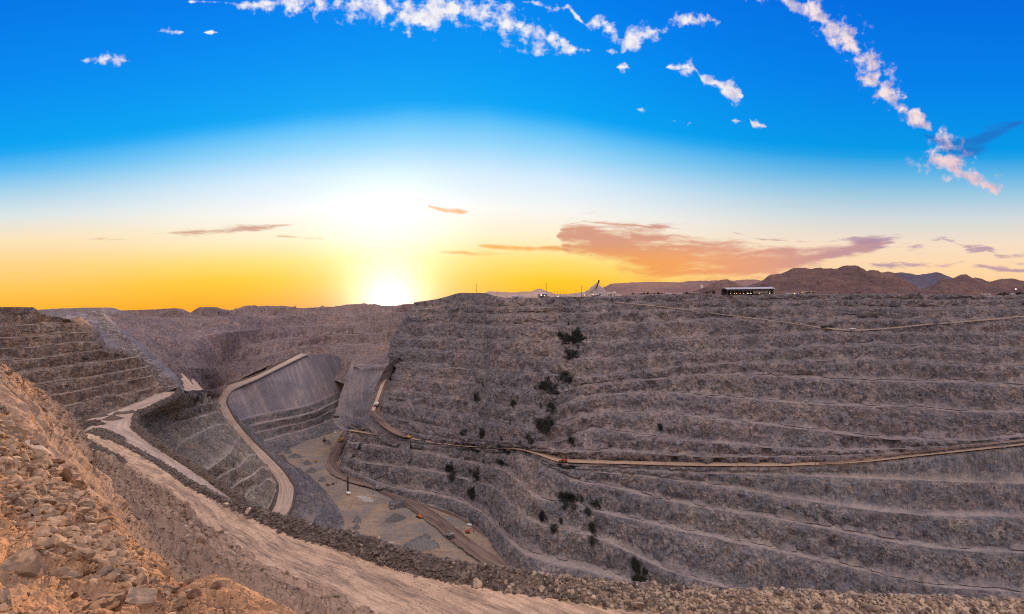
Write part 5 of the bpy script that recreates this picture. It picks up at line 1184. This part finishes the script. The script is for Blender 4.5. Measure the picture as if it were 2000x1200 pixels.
def excavator(label, loc, rz, mat, s=1., cat='excavator', swing=0.6):
    t = thing('excavator', label, cat, loc, rz); t.scale = (s,) * 3
    for sx in (-1, 1): MB().box(sx * 1.6, 0, 0, .8, 5.0, 1.1, 1, .86).build('track', M['steel_dark'], t)
    h = MB().box(0, -.6, 1.2, 3.2, 4.4, 1.5).box(0, -2.2, 1.4, 3.3, 1.2, 1.7).build('house', M[mat], t)
    c_ = MB().box(-1.0, 1.0, 1.5, 1.2, 1.8, 1.9, .9, .9).build('cab', M[mat], t); MB().box(-1.0, 1.93, 2.0, 1.0, .08, 1.1).build('window', M['glass'], c_)
    MB().bar((.4, 1.2, 2.2), (.4, 3.8, 5.2), .38, 8, .3).bar((.4, 3.8, 5.2), (.4, 6.2, 4.8), .3, 8, .26).build('boom', M[mat], t)
    MB().bar((.4, 6.2, 5.0), (.4, 7.2, 1.8), .28, 8, .22).build('stick', M[mat], t)
    MB().box(.4, 7.0, .6, 1.4, 1.1, 1.3, 1, .7).build('bucket', M['steel_dark'], t)
    return t
excavator('red excavator with its arm stretched out on the tan floor right of the floor road', find('floor', 914, 1041), -1.3, 'red', 1.25)
excavator('large dark shovel digging at the back of the pit floor', find('floor', 634, 864), .5, 'truck_body', 1.9)
excavator('small red digger standing left of the tall drill', find('floor', 641, 949), 1.0, 'red', .9)
excavator('small dark digger just right of the small red one', find('floor', 651, 946), -.8, 'truck_body', .9)
def loader(label, loc, rz, mat, s=1.):
    t = thing('wheel_loader', label, 'loader', loc, rz); t.scale = (s,) * 3
    MB().box(0, -1.4, 1.2, 2.6, 3.4, 1.6, .95, .95).box(0, 1.4, 1.1, 1.8, 2.2, 1.1).build('body', M[mat], t)
    c_ = MB().box(0, -.2, 2.6, 1.9, 1.6, 1.7, .92, .92).build('cab', M[mat], t); MB().box(0, .62, 3.0, 1.6, .08, 1.1).build('window', M['glass'], c_)
    for sx in (-1, 1): MB().bar((sx * .7, 1.8, 1.9), (sx * .7, 3.9, 1.0), .22).build('lift_arm', M[mat], t)
    MB().hexa([(-1.7, 3.7, .3), (1.7, 3.7, .3), (1.7, 5.0, .2), (-1.7, 5.0, .2), (-1.7, 3.6, 1.7), (1.7, 3.6, 1.7), (1.7, 4.0, 1.6), (-1.7, 4.0, 1.6)]).build('bucket', M['steel_dark'], t)
    for x in (-1.3, 1.3):
        for y in (-1.9, 1.6): MB().bar((x - .35, y, 1.0), (x + .35, y, 1.0), 1.0, 18).build('wheel', M['tyre'], t)
    return t
loader('orange wheel loader parked left of the dark floor road', find('floor', 820, 1012), .9, 'orange', 1.5)
loader('yellow wheel loader where the ramp meets the long wall road', find('long_road', 799, 857), 1.2, 'yellow', 1.5)
loader('red wheel loader on the bend of the long wall road', find('long_road', 1101, 905), 1.4, 'red', 1.5)
loader('small orange loader among the grey heaps on the pit floor', find('floor', 617, 903), .3, 'orange', 1.2)
def pickup(label, loc, rz, mat='white', s=1.):
    t = thing('pickup_truck', label, 'pickup truck', loc, rz); t.scale = (s,) * 3
    MB().box(0, 0, .55, 1.9, 5.3, .55).box(-.88, -1.5, 1.1, .12, 2.2, .45).box(.88, -1.5, 1.1, .12, 2.2, .45).box(0, -2.6, 1.1, 1.9, .12, .45).box(0, 1.8, 1.1, 1.85, 1.5, .3).build('body', M[mat], t)
    c_ = MB().box(0, .3, 1.1, 1.8, 1.9, .8, .86, .78).build('cab', M[mat], t); MB().box(0, 1.0, 1.32, 1.5, .5, .42, .9, .5).build('window', M['glass'], c_)
    for x in (-.85, .85):
        for y in (-1.7, 1.7): MB().bar((x - .13, y, .42), (x + .13, y, .42), .42, 16).build('wheel', M['tyre'], t)
    return t
pickup('white pickup on the near left pit floor by the roadside bank', find('floor', 706, 1047), .5, s=1.5)
pickup('white pickup on the dirt track high on the big wall', find('upper_track', 1664, 645), 1.4, s=1.6)
pickup('white pickup parked behind the red excavator', find('floor', 918, 1024), 1.2, s=1.5)
pickup('small white pickup at the back of the pit floor near the benches', find('floor', 655, 846), .9, s=1.5)
# tall drill
t = thing('drill_rig', 'tall dark drill rig with an upright mast on the tan pit floor', 'drill rig', find('floor', 680, 966), .7)
for sx in (-1, 1): MB().box(sx * 2.2, 0, 0, 1.1, 7.5, 1.5, 1, .88).build('track', M['steel_dark'], t)
MB().box(0, -1.2, 1.6, 5.2, 8.5, 2.4).build('house', M['white'], t)
c_ = MB().box(-1.6, 3.6, 1.8, 1.9, 1.9, 2.4).build('cab', M['white'], t); MB().box(-1.6, 4.58, 2.7, 1.6, .1, 1.2).build('window', M['glass'], c_)
ms = MB()
for x in (-1.0, 1.0):
    for y in (3.0, 4.6): ms.bar((x + .6, y, .8), (x + .6, y, 29), .26, 6)
for k in range(14):
    z = 1.5 + 2 * k; q = 1 if k % 2 else -1
    for y in (3.0, 4.6): ms.bar((.6 - q, y, z), (.6 + q, y, z + 2), .12, 5)
    for x in (-.4, 1.6): ms.bar((x, 3.8 - .8 * q, z), (x, 3.8 + .8 * q, z + 2), .12, 5)
ms.box(.6, 3.8, 28.6, 2.6, 2.2, 1.0).build('mast', M['steel_dark'], t)
MB().bar((.6, 3.8, 0), (.6, 3.8, 27), .35, 8).build('drill_pipe', M['steel_dark'], t)

# poles along the long wall road
def pole(label, loc, h, group=None, rz=0., arms=1, mat='wood', name='utility_pole'):
    t = thing(name, label, 'pole', loc, rz, group)
    MB().bar((0, 0, -1), (0, 0, h), .26, 8, .17).build('post', M[mat], t)
    a_ = MB()
    for k in range(arms): a_.box(0, 0, h - .9 - 1.3 * k, 3.2, .2, .22)
    a_.build('crossarm', M[mat], t)
    return t
GP = 'thin utility pole at the edge of the long road across the big wall'
proto = None
for u in (1156, 1182, 1232, 1299, 1365, 1439, 1518, 1592, 1602):
    j = np.argmin(np.abs(1000 + F * k2[:, 0] / k2[:, 1] - u)); q = k2[j] + np.array([0, -1.0, .3])
    if proto is None: proto = pole(GP, q, 11, 'poles along the long wall road', .3)
    else: dup(proto, q, random.uniform(0, 1))
pole('tall utility pole standing beside the red wheel loader on the wall road', find('long_road', 1099, 903), 16)
pole('single pole on the near pit floor right of the floor road', find('floor', 914, 1068), 9, arms=1)
pole('utility pole above a dark trailer high on the big wall', find('upper_wall', 1601, 638) + np.array([0, -1, 0]), 15)
t = thing('trailer', 'long dark trailer parked on the dirt track high on the wall', 'trailer', find('upper_wall', 1612, 641) + np.array([0, -3, .2]), 0.1)
MB().box(0, 0, 1, 20, 3, 3.2).build('body', M['steel_dark'], t)
for x in (-7, -5.5, 6, 7.5): MB().bar((x, -1.5, .6), (x, 1.5, .6), .6, 14).build('wheel', M['tyre'], t)

def rimpt(u, k=1.03):
    uu = 1000 + F * topw[4:, 0] / topw[4:, 1]; w = topw[4:]
    j = np.argmin(np.abs(uu - u)); q = w[j] * k
    return np.array([F and (u - 1000) / F * q[1], q[1], q[2] - .4])
def px_h(px, q): return px / F * q[1]
GRIM = 'thin utility pole on the skyline along the right part of the rim'
proto = None
for u, h in ((1600, 9), (1613, 10), (1686, 14), (1699, 17), (1737, 12), (1788, 18), (1782, 10), (1854, 18), (1885, 9), (1921, 11), (1510, 13), (1440, 5), (1965, 9)):
    q = rimpt(u, 1.015)
    if proto is None: proto = pole(GRIM, q, px_h(14, q), 'poles on the right rim'); base_h = px_h(14, q)
    else: dup(proto, q, random.uniform(-.4, .4), scale=px_h(h, q) / base_h)
GM = 'short thin pole among the plant poles on the middle skyline'
proto = None
for u, h in ((1083, 12), (1089, 12), (1095, 10), (1100, 11), (1105, 9), (1125, 13), (1146, 13), (971, 11), (990, 10), (1012, 12), (1038, 8), (1160, 9), (1185, 12), (1203, 9), (1222, 9), (1380, 14), (1391, 14), (1408, 10)):
    q = rimpt(u, 1.02)
    if proto is None: proto = pole(GM, q, px_h(12, q), 'plant poles'); base_h = px_h(12, q)
    else: dup(proto, q, random.uniform(-.4, .4), scale=px_h(h, q) / base_h)
def mast(label, q, h):
    t = thing('floodlight_mast', label, 'light mast', q); MB().bar((0, 0, -1), (0, 0, h), .5, 8, .3).build('post', M['steel_dark'], t)
    MB().box(0, 0, h, 2.2, 1.0, 1.4).build('lamp_head', M['steel_dark'], t); return t
q = rimpt(931, 1.01); mast('lone floodlight mast on the highest knoll of the skyline', q, px_h(17, q))
q = rimpt(1067, 1.05); mast('floodlight mast right behind the square plant building', q, px_h(26, q))
q = rimpt(1136, 1.05); mast('floodlight mast just left of the pointed stockpile', q, px_h(20, q))
q = P3(340, 603, 1990); mast('thin mast on the flat topped dump at the left skyline', q, 22)

def gable(t, w, d, h, rise, wall, roof, ov=.8):
    MB().box(0, 0, 0, w, d, h).put([(-w / 2, -d / 2, h), (-w / 2, d / 2, h), (-w / 2, 0, h + rise), (w / 2, -d / 2, h), (w / 2, d / 2, h), (w / 2, 0, h + rise)], [(0, 2, 1), (3, 4, 5)]).build('wall', M[wall], t)
    r0 = MB()
    for s_ in (-1, 1):
        y0 = s_ * (d / 2 + ov); z0 = h - rise * ov / (d / 2)
        r0.hexa([(-w / 2 - ov, y0, z0 + .05), (w / 2 + ov, y0, z0 + .05), (w / 2 + ov, 0, h + rise + .05), (-w / 2 - ov, 0, h + rise + .05), (-w / 2 - ov, y0, z0 + .4), (w / 2 + ov, y0, z0 + .4), (w / 2 + ov, 0, h + rise + .4), (-w / 2 - ov, 0, h + rise + .4)])
    return r0.build('roof', M[roof], t)
# the long shed: open bays with lamps inside
q = rimpt(1460, 1.02); W = px_h(90, q); H = px_h(12, q)
t = thing('shed', 'long open sided shed with pale roof and orange lamps on the rim', 'shed', q, -.02)
D0 = 26
MB().box(0, D0 / 2, 0, W, .6, H).build('wall', M['shed_dark'], t)
MB().box(0, 0, -.35, W, D0, .3).build('floor_slab', M['shed'], t)
MB().hexa([(-W / 2 - 1.5, -D0 / 2 - 2, H - 1.2), (W / 2 + 1.5, -D0 / 2 - 2, H - .2), (W / 2 + 1.5, 0, H + 3.4), (-W / 2 - 1.5, 0, H + 2.0), (-W / 2 - 1.5, -D0 / 2 - 2, H - .7), (W / 2 + 1.5, -D0 / 2 - 2, H + .3), (W / 2 + 1.5, 0, H + 3.9), (-W / 2 - 1.5, 0, H + 2.5)]).hexa([(-W / 2 - 1.5, 0, H + 2.0), (W / 2 + 1.5, 0, H + 3.4), (W / 2 + 1.5, D0 / 2 + 2, H - .2), (-W / 2 - 1.5, D0 / 2 + 2, H - 1.2), (-W / 2 - 1.5, 0, H + 2.5), (W / 2 + 1.5, 0, H + 3.9), (W / 2 + 1.5, D0 / 2 + 2, H + .3), (-W / 2 - 1.5, D0 / 2 + 2, H - .7)]).build('roof', M['roof'], t)
MB().box(-W * .04, -D0 / 2 + .4, H * .62, W * .92, .5, H * .3).build('fascia', M['shed_dark'], t)
MB().box(W * .21, -D0 / 2 - .1, H * .22, W * .32, .4, H * .40).build('cladding', M['shed'], t)
MB().box(W / 2 - .3, 0, 0, .6, D0, H).put([(W / 2, -D0 / 2, H), (W / 2, D0 / 2, H), (W / 2, 0, H + 3.2)], [(0, 1, 2)]).build('gable_wall', M['roof'], t)
MB().box(W * .405, -D0 / 2 + .2, 0, W * .02, .4, H * .62).build('cladding', M['cream'], t)
for k in range(11): MB().box(-W / 2 + W * k / 12, -D0 / 2, 0, .5, .5, H - 1).build('post', M['shed'], t)
for k, (x, m) in enumerate(((-.43, 0), (-.35, 0), (-.30, 0), (-.225, 0), (-.15, 0), (-.07, 1), (-.045, 0), (0.0, 1), (.185, 0), (.395, 1))):
    v, f = ico(1); MB().put(v * (.62 if k % 3 else .5) + np.array([x * W, -D0 / 2 - .9, H * .25]), f).build('lamp', M['lamp_w' if m else 'lamp'], t)
# square plant building left of the stockpile
q = rimpt(1060, 1.03); S = q[1] / F
t = thing('plant_building', 'square grey plant building with dark doorways and white lamps on the middle rim', 'building', q, -.15)
gable(t, 17 * S, 9 * S, 7.5 * S, 1.6 * S, 'shed', 'roof')
for x in (-3.5, 1.0): MB().box(x * S, -4.55 * S, 0, 3.4 * S, .3, 4 * S).build('doorway', M['shed_dark'], t)
for x, z in ((-2.8, 6.6), (-2.6, 4.6), (4.0, 4.4)): v, f = ico(1); MB().put(v * .8 + np.array([x * S, -4.7 * S, z * S]), f).build('lamp', M['lamp_w'], t)
MB().box(11 * S, -3 * S, 0, 5 * S, 5 * S, 2.6 * S).build('annex', M['shed_dark'], t)
# pointed stockpile with its stacker
q = rimpt(1165, 1.10); S = q[1] / F
n_, m_ = 72, 30; th = np.linspace(0, 2 * np.pi, n_)[None]; rr = np.linspace(1, 0, m_)[:, None]
Pk = np.stack([34 * S * rr * np.cos(th), 34 * S * rr * np.sin(th), 28 * S * (1 - rr) ** 1.12 + 0 * th - 1], -1); Pk += q
Pk, _ = rough(Pk, np.minimum(1, rr * 3) * np.ones((m_, n_)), [(14, 2.0, (1, 1, 4), True, 3)], 81)
add('stockpile', mesh_from('stockpile', Pk, grid_faces(m_, n_), 4, M['ore']), label='pointed conical stockpile of pale ore on the middle skyline', cat='stockpile')
t = thing('stacker', 'inclined conveyor stacker whose dark head rises above the pointed stockpile', 'conveyor', q - np.array([0, 20, 0]))
MB().hexa([(-5 * S, -1, 15 * S), (-3 * S, -1, 15 * S), (3.0 * S, -1, 29 * S), (-.6 * S, -1, 29.5 * S), (-5 * S, 1, 15 * S), (-3 * S, 1, 15 * S), (3.0 * S, 1, 29 * S), (-.6 * S, 1, 29.5 * S)]).box(.9 * S, 0, 27.5 * S, 3.6 * S, 3, 3.8 * S).build('head', M['steel_dark'], t)
MB().bar((-20 * S, 0, 4 * S), (-5 * S, 0, 17 * S), .5 * S, 6).build('conveyor_belt', M['shed'], t)
MB().bar((2 * S, 0, 25 * S), (16 * S, 0, 17 * S), .22 * S, 6).build('cable', M['shed'], t)
for a_, b2 in (((-14 * S, 0, 0), (-12 * S, 0, 11 * S)), ((-7 * S, 0, 0), (-4 * S, 0, 16 * S)), ((-9 * S, 0, 0), (-4 * S, 0, 16 * S))): MB().bar(a_, b2, .35 * S, 6).build('trestle_leg', M['shed'], t)
SM = [(1162, 1.02, 13, 4, 'shed', 'roof', 'low pale roofed shed under the right foot of the stockpile'), (1190, 1.05, 7, 5, 'cream', 'cream', 'small cream plant block right of the stockpile'), (1200, 1.06, 4, 8, 'cream', 'cream', 'narrow tall pale silo block right of the stockpile'),
      (1356, 1.02, 16, 4.6, 'shed', 'shed', 'low dark shed left of the two rim trees'), (1576, 1.03, 18, 5.5, 'cream', 'shed', 'cream building with a dark roof right of the long shed'), (1548, 1.03, 30, 2.6, 'cream', 'roof', 'long low pale building between the long shed and the cream building'),
      (1012, 1.03, 22, 4, 'roof', 'roof', 'low grey plant shed left of the square building'), (1957, 1.03, 9, 4, 'shed', 'shed', 'small dark roofed house at the far right of the rim'), (1975, 1.03, 8, 3.4, 'cream', 'roof', 'small cream house among trees at the far right'),
      (1920, 1.03, 7, 3.0, 'cream', 'cream', 'tiny pale hut left of the houses at the far right'), (1930, 1.03, 5, 3.2, 'roof', 'roof', 'tiny grey hut next to the pale hut at the far right'), (1305, 1.03, 9, 3, 'cream', 'roof', 'small pale shed behind the row of dark bushes on the rim'), (1330, 1.03, 6, 3, 'shed', 'roof', 'small brown shed right of the row of dark bushes')]
for (u, k, w, h, wl, rf, lab) in SM:
    q = rimpt(u, k); S = q[1] / F
    t = thing('building', lab, 'building', q, random.uniform(-.3, .3)); gable(t, w * S, min(w, 9) * S, h * S * .75, h * S * .3, wl, rf)
    MB().box(-.15 * w * S, -min(w, 9) * S / 2 - .1, 0, .22 * w * S, .2, h * S * .5).build('doorway', M['shed_dark'], t)
t = thing('water_tank', 'white round tank on the pale mesa behind the rim', 'tank', P3(1371, 561, 3200)); MB().bar((0, 0, -4), (0, 0, 12), 5.5, 20).bar((0, 0, 12), (0, 0, 13.5), 5.5, 20, .4).build('shell', M['white'], t)
# lamps standing alone on the rim
for u, v, lab in ((1366, 577, 'orange lamp at the dark shed left of the two trees'), (1375, 577, 'orange lamp at the foot of the left one of the two rim trees'), (1400, 577, 'orange lamp right of the two rim trees'), (1090, 579, 'white lamp on the rim between the plant building and the stockpile'),
                  (1142, 576.5, 'orange lamp at the left foot of the stockpile'), (1158.5, 576.3, 'orange lamp on the low shed under the stockpile'), (1984, 565, 'pink white lamp on the hillside at the far right'), (1552, 573.5, 'orange lamp on the long low pale building')):
    q = rimpt(u, 1.008); q[2] = (600 - v) / F * q[1]; t = thing('lamp_post', lab, 'lamp', q - np.array([0, 0, 3]))
    MB().bar((0, 0, -3), (0, 0, 3), .2, 6).build('post', M['steel_dark'], t); vv, f = ico(1); MB().put(vv * .85 + np.array([0, 0, 3]), f).build('lamp', M['lamp' if 'orange' in lab else 'lamp_w'], t)

# ------------------------------------------------------------------ trees and shrubs
def leaf_cloud(n, seed, fn, size=.25):
    q_ = np.random.default_rng(seed); c = fn(q_, n); R_ = rand_rot(n, q_)
    t_ = np.array([(-1, -.6, 0), (1, -.6, 0), (1, .6, 0), (-1, .6, 0)]) * size
    v = np.einsum('nij,vj->nvi', R_, t_) * q_.uniform(.5, 1.3, n)[:, None, None] + c[:, None, :]
    return v.reshape(-1, 3), np.arange(4 * n).reshape(n, 4)
def crown(q_, n, clumps, spread, rad):
    cc = q_.normal(size=(clumps, 3)) * spread; k = q_.integers(0, clumps, n); d = q_.normal(size=(n, 3)); d /= np.linalg.norm(d, axis=1)[:, None]
    return cc[k] + d * rad * q_.random(n)[:, None] ** .4
def make_tree(seed):
    v, f = leaf_cloud(900, seed, lambda q_, n: crown(q_, n, 12, np.array([.23, .23, .18]), .17) + np.array([0, 0, .62]), .035)
    fo = mesh_from('crown', v, f, 4, M['leaf'], False)
    b_ = MB().bar((0, 0, -.05), (.02, 0, .5), .035, 7, .02)
    for a_ in range(4): b_.bar((.01, 0, .3), (.22 * math.cos(a_ * 1.7), .22 * math.sin(a_ * 1.7), .65), .016, 5, .006)
    tm = bpy.data.meshes.new('trunk'); tm.from_pydata(b_.v, [], b_.f); tm.materials.append(M['bark'])
    return fo, tm
tms = [make_tree(k) for k in (1, 2, 3)]
def tree(u, px, label, k, group=None, dist=1.02, wide=1.0):
    q = rimpt(u, dist); t = thing('tree', label, 'tree', q, random.uniform(0, 6), group); s_ = px_h(px, q); t.scale = (s_ * wide, s_ * wide, s_)
    add('crown', tms[k % 3][0], parent=t); add('trunk', tms[k % 3][1], parent=t)
tree(1381, 7.5, 'rounded dark green tree, the left one of two beside the long shed', 0, wide=1.2); tree(1394, 8.5, 'taller dark green tree, the right one of two beside the long shed', 1, wide=1.1)
tree(1580, 6, 'dark tree in front of the cream building', 2); tree(1170, 5.5, 'dark spreading tree at the foot of the stockpile', 0, wide=1.8); tree(1193, 5, 'dark round bush tree right of the stockpile', 1, wide=1.3)
for k, u in enumerate((1252, 1258, 1265, 1271, 1278, 1286, 1294, 1236, 1341)): tree(u, 3.6 + (k % 3), 'low dark tree in the row on the rim left of the long shed', k, 'row of rim trees', wide=1.5)
for k, u in enumerate((1949, 1954, 1962, 1968, 1986, 1992, 1998)): tree(u, 4.5 + 1.4 * (k % 3), 'dark tree around the small houses at the far right rim', k, 'trees at the far right', wide=1.2)
for k, u in enumerate((1557, 1563, 1588, 1622, 1640, 1678, 1830)): tree(u, 2.8 + .8 * (k % 3), 'small dark bush on the rim between the pale building and the poles', k, 'bushes on the right rim', wide=1.3)
def make_shrub(seed):
    v, f = leaf_cloud(700, seed, lambda q_, n: crown(q_, n, 16, np.array([.26, .16, .20]), .15) * np.array([1, 1, 1.25]) + np.array([0, 0, .5]), .045)
    return mesh_from('shrub', v, f, 4, M['leaf_dark'], False)
shm = [make_shrub(40 + k) for k in range(4)]
SHR = [(1098, 660, 11, 'upper_wall'), (1106, 662, 12, 'upper_wall'), (1119, 668, 22, 'upper_wall'), (1129, 664, 18, 'upper_wall'), (1112, 703, 22, 'upper_wall'), (1110, 636, 9, 'upper_wall'), (1092, 655, 8, 'upper_wall'), (1065, 764, 18, 'upper_wall'), (1080, 769, 8, 'upper_wall'), (1003, 796, 13, 'upper_wall'), (930, 786, 20, 'upper_wall'),
       (944, 756, 10, 'upper_wall'), (985, 758, 7, 'upper_wall'), (1056, 798, 12, 'upper_wall'), (1079, 808, 20, 'upper_wall'), (1058, 838, 18, 'upper_wall'), (1072, 842, 18, 'upper_wall'), (942, 857, 22, 'upper_wall'), (978, 862, 12, 'upper_wall'), (1037, 872, 20, 'upper_wall'), (902, 850, 11, 'upper_wall'), (930, 872, 8, 'upper_wall'), (920, 872, 8, 'upper_wall'), (996, 830, 10, 'upper_wall'), (1118, 868, 18, 'upper_wall'),
       (920, 974, 18, 'lower_wall'), (932, 940, 18, 'lower_wall'), (945, 905, 9, 'lower_wall'), (1166, 988, 12, 'lower_wall'), (1158, 1040, 20, 'lower_wall'), (1156, 1062, 14, 'lower_wall'), (1243, 1122, 22, 'lower_wall'), (1250, 1140, 12, 'lower_wall'), (1262, 1122, 12, 'lower_wall')]
for k, (u, v, h, key) in enumerate(SHR):
    q = find(key, u, v); s_ = px_h(h, q)
    o = add('shrub', shm[k % 4], label='ragged dark shrub growing from a damp seep on the big benched wall', cat='shrub', group='shrubs on the big wall', loc=tuple(q + np.array([0, -1.2, -.4])))
    o.scale = (s_ * random.uniform(.38, .62), s_ * .4, s_); o.rotation_euler = (0, 0, random.uniform(-.5, .5))
